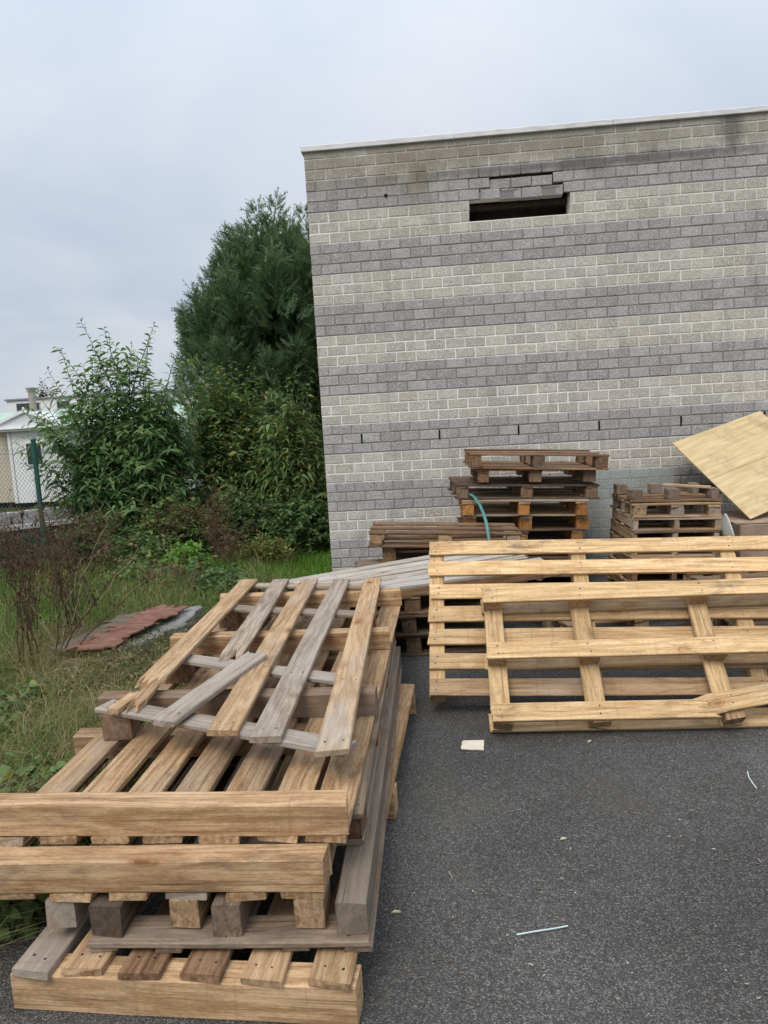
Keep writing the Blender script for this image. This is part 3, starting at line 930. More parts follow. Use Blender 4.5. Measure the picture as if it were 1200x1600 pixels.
# flat pallets seen through the leaning ones
e = pal('old brown pallet lying flat on the asphalt behind the leaning pallets, beside the tall stack', (2.0, -2.62, 0.0), (0, 0, R(14)))
euro(e, 1.1, 0.8, 0.144, 'brown', 'half', n=2)
e = pal('old grey-brown pallet lying flat behind the leaning pallets, below the plywood sheet', (3.05, -2.72, 0.0), (0, 0, R(-5)))
euro(e, 1.2, 0.95, 0.144, 'dark', 'brown', n=2)
e = pal('weathered pallet on top of the flat one behind the leaning pallets', (3.12, -2.66, 0.146), (0, 0, R(5)))
euro(e, 1.15, 0.9, 0.144, 'brown', 'half', n=2)

# green strap
STRAP = plain('green_plastic_strap', (0.07, 0.22, 0.20), 0.45, 0.4, var=0.2, vscale=30)
pts = [(1.43, -1.10, 0.898), (1.45, -1.17, 0.897), (1.475, -1.24, 0.885), (1.505, -1.42, 0.848), (1.522, -1.65, 0.805), (1.532, -1.84, 0.755), (1.54, -1.945, 0.66), (1.55, -1.97, 0.54), (1.556, -1.975, 0.40)]
VV, FF = [], []
for i, p in enumerate(pts):
    for s_, t_ in ((-1, -1), (1, -1), (1, 1), (-1, 1)):
        VV.append((p[0] + s_ * 0.011, p[1] + t_ * 0.0012 + s_ * 0.002, p[2] + (0.003 * t_ if i < 3 else 0) + s_ * 0.004))
for i in range(len(pts) - 1):
    for q in range(4):
        a, b = i * 4 + q, i * 4 + (q + 1) % 4
        FF.append((a, b, b + 4, a + 4))
FF += [(3, 2, 1, 0), tuple(len(VV) - 4 + q for q in range(4))]
tag(link('packing_strap', pymesh('packing_strap', VV, FF, (STRAP,), True)), 'green plastic packing strap hanging from the tall pallet stack', 'strap')

# plywood sheet leaning on the wall, and the crate it stands on
k = MT('plywood', 0.6, 0.3)
o_ = k.n('ShaderNodeTexCoord').outputs['Object']
wv = k.noise(k.vmul(o_, (1.2, 14, 3)), 2.0, 4, 0.6)
c = k.mix(k.rng(wv, 0.36, 0.66), (0.66, 0.52, 0.29), (0.50, 0.37, 0.19))
c = k.mix(k.rng(k.noise(k.vmul(o_, (3, 60, 3)), 1.5, 4, 0.6), 0.55, 0.7, 0, 0.4), c, (0.36, 0.25, 0.12))
c = k.mix(k.rng(k.noise(o_, 3.2, 5, 0.7), 0.52, 0.72, 0, 0.6), c, (0.30, 0.22, 0.13))
c = k.mix(k.rng(k.noise(k.vmul(o_, (9, 2, 2)), 3, 4, 0.8), 0.66, 0.74, 0, 0.5), c, (0.15, 0.12, 0.09))
k.col(c)
k.bump(wv, 0.15, 0.004)
PLY = k.m
c0 = Vector((3.327, -0.60, 1.216)); c1 = Vector((4.334, -0.05, 1.449)); c3 = Vector((3.795, -1.18, 0.573))
u, v = (c1 - c0), (c3 - c0)
un_ = u.normalized()
nn = un_.cross(v).normalized()
vn = nn.cross(un_).normalized()
if vn.dot(v) < 0:
    vn = -vn
    nn = -nn
lu, lv = u.length, v.dot(vn)
ply = empty('plywood_sheet', c0 + v)
tag(ply, 'pale plywood sheet tilted on one corner against the block wall', 'plywood')
mm = Matrix((un_, vn, un_.cross(vn))).transposed().to_4x4()
shear = v.dot(un_)
me = box_mesh('panel', lu, lv * 0.5 - 0.002, 0.012, PLY, 0.002)
for s_ in (0.25, 0.75):
    o = link('panel', me, ply)
    mm2 = mm.copy()
    mm2.translation = c0 + u * 0.5 + vn * lv * s_ - (c0 + v) + un_ * shear * 0.0
    o.matrix_local = mm2
crate = empty('crate', (3.86, -1.3, 0))
tag(crate, 'pinkish plywood crate with dark edge battens under the plywood sheet', 'crate')
PINK = plain('pink_faced_plywood', (0.34, 0.24, 0.175), 0.75, 0.2, var=0.3, vscale=5)
box('side_panel', -0.20, 0.85, 0.012, 0.03, 0.0, 0.545, PINK, crate, 0.002)
box('side_panel', -0.20, 0.85, 0.67, 0.69, 0.0, 0.545, PINK, crate, 0.002)
box('end_panel', -0.20, -0.18, 0.034, 0.666, 0.0, 0.54, PINK, crate, 0.002)
box('end_panel', 0.83, 0.85, 0.034, 0.666, 0.0, 0.54, PINK, crate, 0.002)
for xa in (-0.245, 0.86):
    board(crate, 'batten', (xa, 0.0, 0.0), (xa, 0.0, 0.555), (0, -1, 0), 0.085, 0.03, 'dark', n=2)
box('lid', -0.22, 0.87, 0.035, 0.70, 0.547, 0.56, PINK, crate, 0.002)
GLA = plain('pale_plastic', (0.55, 0.58, 0.55), 0.4, 0.4)
prof = [(0.0, 0.0), (0.09, 0.0), (0.105, 0.012), (0.145, 0.065), (0.165, 0.072), (0.17, 0.066), (0.15, 0.056), (0.112, 0.006), (0.09, -0.006), (0.0, -0.006)]
VV, FF = [], []
for (r_, z_) in prof:
    for q in range(24):
        VV.append((r_ * math.cos(q * math.pi / 12), r_ * math.sin(q * math.pi / 12), z_))
for i in range(len(prof) - 1):
    for q in range(24):
        FF.append((i * 24 + q, i * 24 + (q + 1) % 24, (i + 1) * 24 + (q + 1) % 24, (i + 1) * 24 + q))
o = link('plastic_basin', pymesh('plastic_basin', VV, FF, (GLA,), True)); o.location = (3.515, -1.30, 0.475); o.rotation_euler = (0, R(76), R(-12))
tag(o, 'pale plastic basin standing on edge beside the crate below the plywood', 'basin')
o = link('timber_offcut', box_mesh('timber_offcut', 0.14, 0.12, 0.30, WOODS['dark'], 0.004)); o.location = (3.545, -1.29, 0.15)
tag(o, 'dark timber offcut standing upright under the pale basin', 'timber')
# dark board standing between stack and crate
o = board(None, 'dark_board', (3.62, -0.62, 0.0), (3.62, -0.42, 0.80), (0, -1, 0.25), 0.34, 0.02, 'dark', n=2)
tag(o, 'dark brown board leaning on the wall behind the squat stack', 'board')
# translucent sheet
k = MT('clear_plastic_sheet', 0.25, 0.5)
k.col((0.62, 0.64, 0.62))
tr = k.n('ShaderNodeBsdfTransparent')
tr.inputs[0].default_value = (0.93, 0.95, 0.94, 1)
ms = k.n('ShaderNodeMixShader', {0: 0.16})
k.t.links.new(tr.outputs[0], ms.inputs[1]); k.t.links.new(k.b.outputs[0], ms.inputs[2])
k.t.links.new(ms.outputs[0], k.t.nodes['Material Output'].inputs[0])
o = link('plastic_sheet', box_mesh('plastic_sheet', 0.86, 0.005, 0.97, k.m, 0))
o.location = (3.08, -0.09, 0.475); o.rotation_euler = (R(-8), R(1.5), 0)
tag(o, 'clear plastic sheet leaning on the wall behind the squat stack', 'plastic sheet')

# ------------------------------------------------------------------ plants: geometry helpers
def unit(a):
    return a / np.maximum(np.linalg.norm(a, axis=-1, keepdims=True), 1e-9)


def leaf_arrays(P, A, L, Wd, droop, roll=0.6, g=rng):
    """curved pointed leaves: 6 verts, 2 tris + 1 quad each"""
    n = len(P)
    A = unit(A)
    up = np.tile(np.array([0, 0, 1.0]), (n, 1)) + g.normal(0, roll, (n, 3))
    S = unit(np.cross(A, up))
    t = np.array([0.0, 0.32, 0.68, 1.0])
    C = P[:, None, :] + A[:, None, :] * (L[:, None] * t)[..., None]
    C[:, :, 2] -= (droop * L)[:, None] * t ** 2
    N = unit(np.cross(S, A))
    hw = np.array([0.0, 1.0, 0.78, 0.0])
    lift = N * (Wd * 0.22)[:, None]
    V = np.empty((n, 6, 3))
    V[:, 0] = C[:, 0]
    V[:, 1] = C[:, 1] - S * (Wd * hw[1])[:, None] + lift
    V[:, 2] = C[:, 1] + S * (Wd * hw[1])[:, None] + lift
    V[:, 3] = C[:, 2] - S * (Wd * hw[2])[:, None] + lift
    V[:, 4] = C[:, 2] + S * (Wd * hw[2])[:, None] + lift
    V[:, 5] = C[:, 3]
    b = (np.arange(n) * 6)[:, None]
    T = np.concatenate([b + np.array([[0, 1, 2]]), b + np.array([[3, 5, 4]])])
    Q = b + np.array([[1, 3, 4, 2]])
    return V.reshape(-1, 3), T, Q


def tubes(paths, radii, sides=4):
    """many tapered tubes in one mesh"""
    VV, QQ, n0 = [], [], 0
    ang = np.arange(sides) * 2 * np.pi / sides
    for P, r in zip(paths, radii):
        P = np.asarray(P, float)
        m = len(P)
        T = unit(np.gradient(P, axis=0))
        ref = np.array([0.3, 0.9, 0.2]) if abs(T[0, 2]) > 0.6 else np.array([0, 0, 1.0])
        S = unit(np.cross(T, ref))
        B = np.cross(T, S)
        rr = np.linspace(r[0], r[1], m)
        ring = P[:, None, :] + rr[:, None, None] * (np.cos(ang)[None, :, None] * S[:, None, :] + np.sin(ang)[None, :, None] * B[:, None, :])
        VV.append(ring.reshape(-1, 3))
        i, q = np.meshgrid(np.arange(m - 1), np.arange(sides), indexing='ij')
        a = n0 + i * sides + q
        b = n0 + i * sides + (q + 1) % sides
        QQ.append(np.stack([a, b, b + sides, a + sides], -1).reshape(-1, 4))
        n0 += m * sides
    return np.concatenate(VV), np.concatenate(QQ)


def foliage_mat(name, stops, trans=0.35, rough=0.55, spec=0.3, patch=None):
    k = MT(name, rough, spec)
    r = k.n('ShaderNodeNewGeometry').outputs['Random Per Island']
    c = k.ramp(r, stops)
    if patch:
        pos = k.n('ShaderNodeNewGeometry').outputs['Position']
        c = k.mix(k.rng(k.noise(pos, patch[1], 3), 0.42, 0.62, 0, patch[2]), c, patch[0])
    k.col(c)
    t = k.n('ShaderNodeBsdfTranslucent', {0: k.mix(1.0, c, (1.1, 1.25, 0.6), 'MULTIPLY')})
    m = k.n('ShaderNodeMixShader', {0: trans})
    k.t.links.new(k.b.outputs[0], m.inputs[1]); k.t.links.new(t.outputs[0], m.inputs[2])
    k.t.links.new(m.outputs[0], k.t.nodes['Material Output'].inputs[0])
    return k.m


BARK = plain('bark', (0.085, 0.065, 0.045), 0.9, 0.1, var=0.4, vscale=25)
TWIG = plain('green_brown_twig', (0.10, 0.09, 0.05), 0.85, 0.1, var=0.3, vscale=25)
DRYSTEM = plain('dry_brown_stem', (0.095, 0.062, 0.042), 0.9, 0.1, var=0.4, vscale=30)
STRAWST = plain('straw_stem', (0.34, 0.29, 0.18), 0.85, 0.1, var=0.3, vscale=30)
LAUREL = foliage_mat('laurel_leaf', [(0.0, (0.079, 0.154, 0.063)), (0.4, (0.108, 0.196, 0.074)), (0.8, (0.149, 0.245, 0.088)), (1.0, (0.210, 0.289, 0.096))], 0.35, 0.5, 0.35)
MIDLEAF = foliage_mat('mid_green_leaf', [(0.0, (0.085, 0.145, 0.051)), (0.5, (0.119, 0.196, 0.061)), (0.85, (0.170, 0.246, 0.076)), (1.0, (0.340, 0.264, 0.085))], 0.35)
YELLEAF = foliage_mat('yellow_green_leaf', [(0.0, (0.120, 0.168, 0.048)), (0.5, (0.192, 0.216, 0.060)), (1.0, (0.360, 0.312, 0.096))], 0.35)
BRAMBLE = foliage_mat('bramble_leaf', [(0.0, (0.054, 0.112, 0.043)), (0.6, (0.090, 0.171, 0.058)), (1.0, (0.180, 0.252, 0.081))], 0.3)
BRIGHT = foliage_mat('bright_green_leaf', [(0.0, (0.11, 0.24, 0.045)), (1.0, (0.17, 0.32, 0.06))], 0.4)
DEADLEAF = foliage_mat('dead_brown_leaf', [(0.0, (0.106, 0.060, 0.040)), (0.6, (0.188, 0.106, 0.069)), (1.0, (0.300, 0.213, 0.138))], 0.2, 0.9, 0.05)
DARKDEAD = foliage_mat('dark_dead_leaf', [(0.0, (0.05, 0.032, 0.024)), (0.7, (0.09, 0.058, 0.042)), (1.0, (0.15, 0.105, 0.075))], 0.1, 0.9, 0.05)
CONIF = foliage_mat('cypress_spray', [(0.0, (0.074, 0.126, 0.070)), (0.6, (0.105, 0.166, 0.084)), (1.0, (0.166, 0.236, 0.105))], 0.25, 0.7, 0.2)
PURPLE = foliage_mat('purple_leaf', [(0.0, (0.06, 0.03, 0.035)), (1.0, (0.11, 0.06, 0.06))], 0.3)


def curve_path(b, t, m, g, wig=0.03, lift=0.5):
    b, t = np.asarray(b, float), np.asarray(t, float)
    mid = b * (1 - lift) + t * lift
    mid[2] = b[2] + (t[2] - b[2]) * 0.62
    mid[:2] = b[:2] + (t[:2] - b[:2]) * 0.35
    s = np.linspace(0, 1, m)[:, None]
    p = (1 - s) ** 2 * b + 2 * s * (1 - s) * mid + s ** 2 * t
    return p + g.normal(0, wig, p.shape) * np.sin(s * np.pi) * 0.5


def shrub(name, label, loc, tips, mat, seed, leafL=(0.10, 0.15), leafW=0.02, droop=0.55, nside=3, side_len=0.4, start=0.3, step=0.045, cat='shrub', group=None, stem_r=0.012, base_spread=0.18, twig=TWIG, outang=0.9, tw=0.3):
    g = np.random.default_rng(seed)
    root = empty(name, loc)
    tag(root, label, cat, group)
    paths, radii, P, A, LL = [], [], [], [], []

    def dress(path, s0, sc=1.0):
        seg = np.linalg.norm(np.diff(path, axis=0), axis=1)
        cum = np.concatenate([[0], np.cumsum(seg)])
        tot = cum[-1]
        d = s0 * tot
        az = g.uniform(0, 6.28)
        while d < tot:
            i = min(np.searchsorted(cum, d) - 1, len(path) - 2)
            i = max(i, 0)
            f = (d - cum[i]) / max(seg[i], 1e-6)
            p = path[i] * (1 - f) + path[i + 1] * f
            T = (path[i + 1] - path[i]) / max(seg[i], 1e-6)
            az += 2.4 + g.normal(0, 0.35)
            r = np.array([math.cos(az), math.sin(az), 0.05])
            r = r - T * (r @ T) * 0.8
            rem = (tot - d) / tot
            P.append(p)
            A.append(unit(r) * outang + T * (tw + 0.35 * (1 - rem) ** 3) + g.normal(0, 0.1, 3))
            LL.append(g.uniform(*leafL) * sc * (0.62 + 0.5 * min(1, rem * 5)))
            d += step * g.uniform(0.7, 1.3)

    for t in tips:
        b = np.array([g.normal(0, base_spread), g.normal(0, base_spread), -0.05])
        path = curve_path(b, np.array(t), 9, g, 0.05)
        ln = np.linalg.norm(np.array(t) - b)
        paths.append(path); radii.append((stem_r * (0.6 + 0.4 * ln), 0.0025))
        dress(path, start)
        for q in range(nside):
            s = g.uniform(0.3, 0.88)
            p = path[int(s * 8)]
            out = np.array([g.normal(0, 1), g.normal(0, 1), g.uniform(0.1, 0.9)])
            out = unit(out) * side_len * g.uniform(0.5, 1.25)
            sp = curve_path(p, p + out, 5, g, 0.01)
            paths.append(sp); radii.append((0.005, 0.0015))
            dress(sp, 0.12, 0.92)
    P, A, LL = np.array(P), np.array(A), np.array(LL)
    V, T, Q = leaf_arrays(P, A, LL, leafW * g.uniform(0.7, 1.2, len(P)) * LL / np.mean(leafL), droop * g.uniform(0.5, 1.4, len(P)), 0.45, g)
    link('foliage', npmesh('foliage', V, T, Q, (mat,)), root)
    V, Q = tubes(paths, radii, 4)
    link('stem', npmesh('stem', V, quads=Q, mats=(twig,), smooth=True), root)
    return root


def dome_tips(n, rx, ry, z0, z1, g, top=1.0, cx=0.0, cy=0.0):
    out = []
    for i in range(n):
        a = g.uniform(0, 6.283)
        r = math.sqrt(g.uniform(0, 1))
        zt = z0 + (z1 - z0) * (1 - r ** 2.2) * g.uniform(0.7, 1.03) + (z0 * 0.2 * g.uniform(-1, 1))
        out.append((cx + rx * r * math.cos(a), cy + ry * r * math.sin(a), zt))
    return out


# --- tall laurel-like shrub by the fence
g = np.random.default_rng(5)
base = np.array([-2.75, 1.6, 0.0])
t_abs = [(-3.2, 1.5, 3.02), (-3.49, 1.5, 2.68), (-2.85, 1.5, 2.84), (-2.24, 1.5, 2.92), (-3.84, 1.4, 2.2), (-1.92, 1.5, 2.6), (-2.6, 1.6, 2.72), (-3.05, 1.7, 2.75), (-3.62, 1.6, 2.72), (-3.9, 1.2, 1.75), (-3.7, 0.7, 1.3),
         (-2.45, 1.7, 2.6), (-2.05, 1.8, 2.55), (-3.35, 1.3, 2.35), (-2.7, 1.3, 2.35), (-2.3, 1.3, 2.2), (-3.75, 1.0, 2.0), (-3.55, 0.7, 1.62), (-3.45, 0.6, 1.05), (-3.95, 1.0, 1.55), (-4.0, 1.3, 1.95), (-3.8, 0.8, 1.45), (-3.6, 0.9, 1.85), (-3.3, 1.0, 2.15), (-3.7, 1.5, 2.45), (-2.95, 1.6, 2.9), (-2.38, 1.6, 2.75)]
tips = [tuple(np.array(t) - base) for t in t_abs] + dome_tips(105, 1.15, 0.8, 0.75, 2.5, g)
shrub('leafy_shrub', 'tall leafy shrub with upright arching shoots beside the green fence post', base, tips, LAUREL, 21, (0.115, 0.165), 0.0185, 0.48, 5, 0.48, 0.2, 0.026, base_spread=0.25, tw=0.2)

# --- shrubs between the laurel and the wall corner
tips = dome_tips(95, 1.0, 0.75, 0.7, 2.5, g) + [(0.15, 0, 2.5), (0.35, 0.1, 2.42), (-0.1, 0.1, 2.35), (-0.5, 0.1, 2.45), (-0.4, 0.2, 2.6), (-0.62, 0.0, 2.3), (-0.3, 0.0, 2.55), (-0.55, 0.3, 2.5), (-0.75, 0.2, 2.2), (-0.2, 0.3, 2.62), (-0.45, -0.1, 2.2), (0.0, 0.2, 2.6)]
shrub('leafy_shrub', 'dark mid-green shrub with yellowing tips below the tall conifer', (-1.62, 2.3, -0.08), tips, MIDLEAF, 22, (0.08, 0.13), 0.022, 0.4, 5, 0.42, 0.18, 0.034, base_spread=0.25)
tips = dome_tips(70, 0.66, 0.62, 0.6, 2.35, g) + [(0.2, -0.1, 2.32), (0.36, 0, 2.2), (0.05, 0, 2.15)]
shrub('leafy_shrub', 'green shrub with drooping lighter leaves pressed against the wall corner', (-0.78, 2.0, -0.04), tips, MIDLEAF, 23, (0.10, 0.15), 0.019, 0.65, 4, 0.4, 0.18, 0.034, base_spread=0.2)
GB = 'low bushes along the foot of the shrubs'
for lab, loc, rx, ry, h, n_, m, sd_ in (
        ('low dense dark bush at the foot of the wall corner', (-0.62, 1.35, 0.0), 0.55, 0.45, 0.85, 70, BRAMBLE, 31),
        ('dense dark bush in front of the mid-green shrub', (-1.35, 1.45, 0.0), 0.55, 0.5, 0.95, 80, BRAMBLE, 32),
        ('low tangled bush below the tall laurel-like shrub', (-2.1, 1.0, 0.0), 0.6, 0.45, 0.9, 80, MIDLEAF, 33),
        ('low green bush in front of the fence post', (-2.85, 0.75, 0.0), 0.6, 0.4, 0.75, 70, BRAMBLE, 34),
        ('small green bush beside the dead weeds near the fence', (-2.15, 0.35, 0.0), 0.4, 0.3, 0.5, 40, MIDLEAF, 35),
        ('low spreading green weed in the grass just before the bright plant', (-1.9, -0.45, 0.0), 0.42, 0.26, 0.26, 36, MIDLEAF, 36),
        ('low dark weed clump in the grass behind the concrete slab', (-1.0, -0.9, 0.0), 0.3, 0.24, 0.24, 30, BRAMBLE, 37)):
    gg = np.random.default_rng(sd_)
    shrub('low_bush', lab, loc, dome_tips(n_, rx, ry, h * 0.35, h, gg), m, sd_, (0.04, 0.075), 0.018, 0.3, 4, 0.24, 0.08, 0.022, cat='bush', group=GB, base_spread=0.28, stem_r=0.006)
gg = np.random.default_rng(41)
shrub('bright_plant', 'bright green leafy plant growing in the grass between dead weeds', (-1.6, 0.0, 0.02), dome_tips(26, 0.34, 0.25, 0.12, 0.42, gg), BRIGHT, 41, (0.06, 0.10), 0.024, 0.35, 2, 0.12, 0.15, 0.022, cat='plant', base_spread=0.08, stem_r=0.005)
gg = np.random.default_rng(42)
shrub('yellowing_bush', 'small yellowing bush in the grass near the wall corner', (-0.85, 0.55, 0.02), dome_tips(34, 0.34, 0.25, 0.12, 0.40, gg), YELLEAF, 42, (0.025, 0.045), 0.012, 0.2, 3, 0.14, 0.1, 0.018, cat='bush', base_spread=0.14, stem_r=0.004)

# broad-leaved weeds beside the near pallets
GW = 'broad-leaved weeds beside the near stack'
for lab, loc, h, sd_ in (('dark leafy weed beside the front of the near stack', (-0.36, -5.28, 0.0), 0.22, 51),
                         ('leafy weed under the left ends of the near stack\'s beams', (-0.42, -4.95, 0.0), 0.26, 52),
                         ('leafy weed in the seeding grass left of the near stack', (-0.78, -4.55, 0.02), 0.25, 53),
                         ('green weed below the broken pallet\'s left corner', (-0.55, -4.55, 0.0), 0.22, 54),
                         ('large-leaved weed at the frame edge in the seeding grass', (-1.30, -3.6, 0.02), 0.2, 55)):
    gg = np.random.default_rng(sd_)
    shrub('broadleaf_weed', lab, loc, dome_tips(16, 0.22, 0.2, h * 0.4, h, gg), MIDLEAF, sd_, (0.05, 0.085), 0.022, 0.45, 1, 0.1, 0.15, 0.025, cat='weed', group=GW, base_spread=0.07, stem_r=0.004)


# --- conifers
def conifer(label, loc, H, Rm, seed, leaders, nplume, per):
    g = np.random.default_rng(seed)
    root = empty('conifer_tree', loc)
    tag(root, label, 'tree', 'conifers behind the wall corner')
    plumes = []
    for t in leaders:
        plumes.append((np.array(t), np.array([g.normal(0, 0.08), g.normal(0, 0.08), 1.0]), g.uniform(1.4, 1.8), 0.52))
    for i in range(nplume):
        h = H * g.uniform(0.05, 0.93)
        a = g.uniform(0, 6.283)
        s = (h / H - 0.30)
        env = Rm * math.sqrt(max(0.02, 1 - (s / 0.73) ** 2)) if s > 0 else Rm * (0.86 + 0.46 * h / H)
        inner = i % 3 == 0
        rr = env * (g.uniform(0.1, 0.65) if inner else g.uniform(0.74, 1.04))
        o_ = np.array([math.cos(a), math.sin(a), 0])
        ax_ = o_ * g.uniform(0.45, 1.15) + np.array([0, 0, 1.0])
        plumes.append((o_ * rr + np.array([0, 0, h + g.uniform(0.0, 0.3)]), ax_, g.uniform(0.75, 1.15), g.uniform(0.28, 0.46)))
    for i in range(46):
        a = g.uniform(0, 6.283)
        h = H * g.uniform(0.2, 0.9)
        s = max(0.0, h / H - 0.30)
        env = Rm * math.sqrt(max(0.02, 1 - (s / 0.73) ** 2))
        o_ = np.array([math.cos(a), math.sin(a), 0])
        plumes.append((o_ * env * g.uniform(1.02, 1.16) + np.array([0, 0, h + 0.35]), o_ * 0.45 + np.array([0, 0, 1.0]), g.uniform(0.6, 0.95), g.uniform(0.1, 0.17)))
    P, A, L = [], [], []
    for tip, ax, ln, rad in plumes:
        ax = ax / np.linalg.norm(ax)
        n_ = int(per * g.uniform(0.8, 1.2) * (2.0 if ln > 1.35 else 1.0))
        d = ln * g.uniform(0, 1, n_) ** 0.75
        az = g.uniform(0, 6.283, n_)
        s1 = unit(np.cross(ax, [0.31, 0.7, 0.2])); s2 = np.cross(ax, s1)
        rad_d = (np.cos(az)[:, None] * s1 + np.sin(az)[:, None] * s2)
        r = (0.015 + rad * (d / ln) ** 0.8) * g.uniform(0.3, 1.0, n_) ** 0.6
        P.append(tip - ax * d[:, None] + rad_d * r[:, None])
        A.append(rad_d * (0.55 + 0.3 * g.uniform(0, 1, n_))[:, None] + ax * g.uniform(0.5, 1.1, n_)[:, None] + g.normal(0, 0.28, (n_, 3)))
        L.append(g.uniform(0.14, 0.30, n_) * (0.65 + 0.35 * d / ln))
    P, A, L = np.concatenate(P), unit(np.concatenate(A)), np.concatenate(L)
    n_ = len(P)
    S = unit(np.cross(A, g.normal(0, 1, (n_, 3))))
    K = 5
    tris = np.empty((n_, 2 * K + 1, 3, 3))
    L = L * 1.3
    curl = np.stack([np.zeros(n_), np.zeros(n_), g.uniform(-0.12, 0.16, n_)], -1)
    for q in range(K):
        t = 0.10 + 0.84 * q / K
        b = P + A * (L * t)[:, None] + curl * (L * t * t)[:, None]
        for sgn in (0, 1):
            sg = 1 if sgn else -1
            ln = L * (0.40 * (1 - 0.70 * t)) * g.uniform(0.7, 1.2, n_)
            tipp = b + A * (ln * 0.85)[:, None] + S * (sg * ln * 0.62)[:, None] + g.normal(0, 0.008, (n_, 3))
            wv = A * (L * 0.062)[:, None]
            tris[:, q * 2 + sgn, 0] = b - wv
            tris[:, q * 2 + sgn, 1] = b + wv
            tris[:, q * 2 + sgn, 2] = tipp
    tris[:, 2 * K, 0] = P - S * 0.005
    tris[:, 2 * K, 1] = P + S * 0.005
    tris[:, 2 * K, 2] = P + A * L[:, None] * 1.1 + curl * L[:, None]
    V = tris.reshape(-1, 3)
    T = np.arange(len(V)).reshape(-1, 3)
    link('crown', npmesh('crown', V, T, None, (CONIF,)), root)
    m = 9
    tp = [np.stack([np.sin(np.linspace(0, 3, m)) * 0.06, np.cos(np.linspace(0, 2, m)) * 0.05, np.linspace(-0.1, H * 0.9, m)], -1)]
    rr = [(0.17, 0.02)]
    for tip, ax, ln, rad in plumes:
        ax = ax / np.linalg.norm(ax)
        e_ = tip - ax * ln * 0.1
        b_ = np.array([0, 0, max(0.15, e_[2] - 0.75 * np.linalg.norm(e_[:2]) - 0.7)])
        tp.append(curve_path(b_, e_, 5, g, 0.02)); rr.append((0.028, 0.004))
    V, Q = tubes(tp, rr, 5)
    link('trunk', npmesh('trunk', V, quads=Q, mats=(BARK,), smooth=True), root)


cb = np.array([-1.75, 6.2, -0.9])
lead = [np.array(t) - cb for t in ((-2.5, 6.0, 5.05), (-2.12, 6.3, 5.25), (-1.90, 6.1, 5.55), (-1.52, 6.1, 5.60), (-1.62, 6.6, 5.3), (-1.25, 6.4, 5.0), (-2.85, 6.0, 4.5), (-3.2, 6.0, 3.85), (-1.0, 6.0, 4.6), (-0.75, 6.2, 4.1), (-2.2, 5.3, 4.5), (-1.5, 5.2, 4.6), (-2.7, 5.2, 3.7), (-2.3, 6.0, 4.95), (-1.72, 6.0, 5.2), (-1.35, 5.9, 5.2), (-2.65, 6.1, 4.75), (-1.1, 6.1, 4.85), (-3.35, 6.0, 3.2))]
conifer('tall dark green conifer with several pointed tips behind the shrubs', cb, 6.2, 1.76, 61, lead, 210, 150)
cb2 = np.array([-0.95, 10.6, -1.0])
lead = [np.array(t) - cb2 for t in ((-1.8, 10.4, 6.6), (-1.4, 10.5, 7.2), (-0.9, 10.6, 7.6), (-2.1, 10.4, 6.0))]
conifer('second dark conifer mostly hidden behind the block wall corner', cb2, 8.2, 1.4, 62, lead, 80, 130)


# --- dead weeds
def dead_weed(label, loc, stems, seed, fluff=40, r0=0.004, fl=(0.02, 0.05), hang=False, mat=DRYSTEM, lmat=DEADLEAF, spread=0.1, group='dead brown weeds in the verge', twigs=8, cloud=0.35):
    g = np.random.default_rng(seed)
    root = empty('dead_weed', loc)
    tag(root, label, 'dead weed', group)
    paths, radii, P, A, LL = [], [], [], [], []
    for t in stems:
        b = np.array([g.normal(0, spread * 0.5), g.normal(0, spread * 0.5), -0.03])
        path = curve_path(b, np.array(t), 10, g, 0.025)
        paths.append(path); radii.append((r0 * g.uniform(0.7, 1.3), r0 * 0.35))
        for q in range(twigs):
            s = g.uniform(0.35, 1.0)
            p = path[min(9, int(s * 9.99))]
            d = unit(np.array([g.normal(0, 1), g.normal(0, 1), g.uniform(0.2, 1.2)])) * g.uniform(0.05, 0.18) * (1 + cloud)
            tw = curve_path(p, p + d, 4, g, 0.006)
            paths.append(tw); radii.append((r0 * 0.35, r0 * 0.15))
            m = max(1, int(fluff / twigs))
            for z in range(m):
                P.append(p + d * g.uniform(0.25, 1.05) + g.normal(0, 0.012, 3))
                A.append(np.array([g.normal(0, 1), g.normal(0, 1), -1.2 if hang else g.normal(0, 0.8)]))
                LL.append(g.uniform(*fl))
    P, A, LL = np.array(P), np.array(A), np.array(LL)
    V, T, Q = leaf_arrays(P, A, LL, LL * 0.26, np.full(len(P), 0.5), 1.2, g)
    link('seed_head', npmesh('seed_head', V, T, Q, (lmat,)), root)['kind'] = 'stuff'
    V, Q = tubes(paths, radii, 4)
    link('stem', npmesh('stem', V, quads=Q, mats=(mat,)), root)


gs = np.random.default_rng(71)
dead_weed('tall dark dead weed with upright stems beside the rusted sheet', (-1.60, -3.0, 0.02), [(0.02, 0.1, 1.08), (0.10, 0.05, 1.02), (-0.05, 0.1, 1.0), (0.16, 0.1, 0.92), (0.03, 0.0, 0.8), (-0.12, 0.1, 0.85)], 72, 60, 0.0065, (0.012, 0.03), True, twigs=16, lmat=DARKDEAD, cloud=-0.2)
dead_weed('dark dead weed with stems leaning over the rusted sheet', (-1.46, -2.92, 0.02), [(0.28, 0.15, 0.98), (0.55, 0.25, 0.78), (0.88, 0.2, 0.72), (0.42, 0.1, 0.85)], 73, 60, 0.006, (0.012, 0.03), True, twigs=16, lmat=DARKDEAD, cloud=-0.2)
dead_weed('pale straw-coloured dead stems leaning behind the dark dead weeds', (-1.55, -2.7, 0.02), [(0.35, 0.2, 0.95), (-0.25, 0.0, 0.55), (0.5, 0.3, 0.7), (0.15, 0.2, 0.75)], 74, 4, 0.004, (0.02, 0.03), mat=STRAWST, twigs=2)
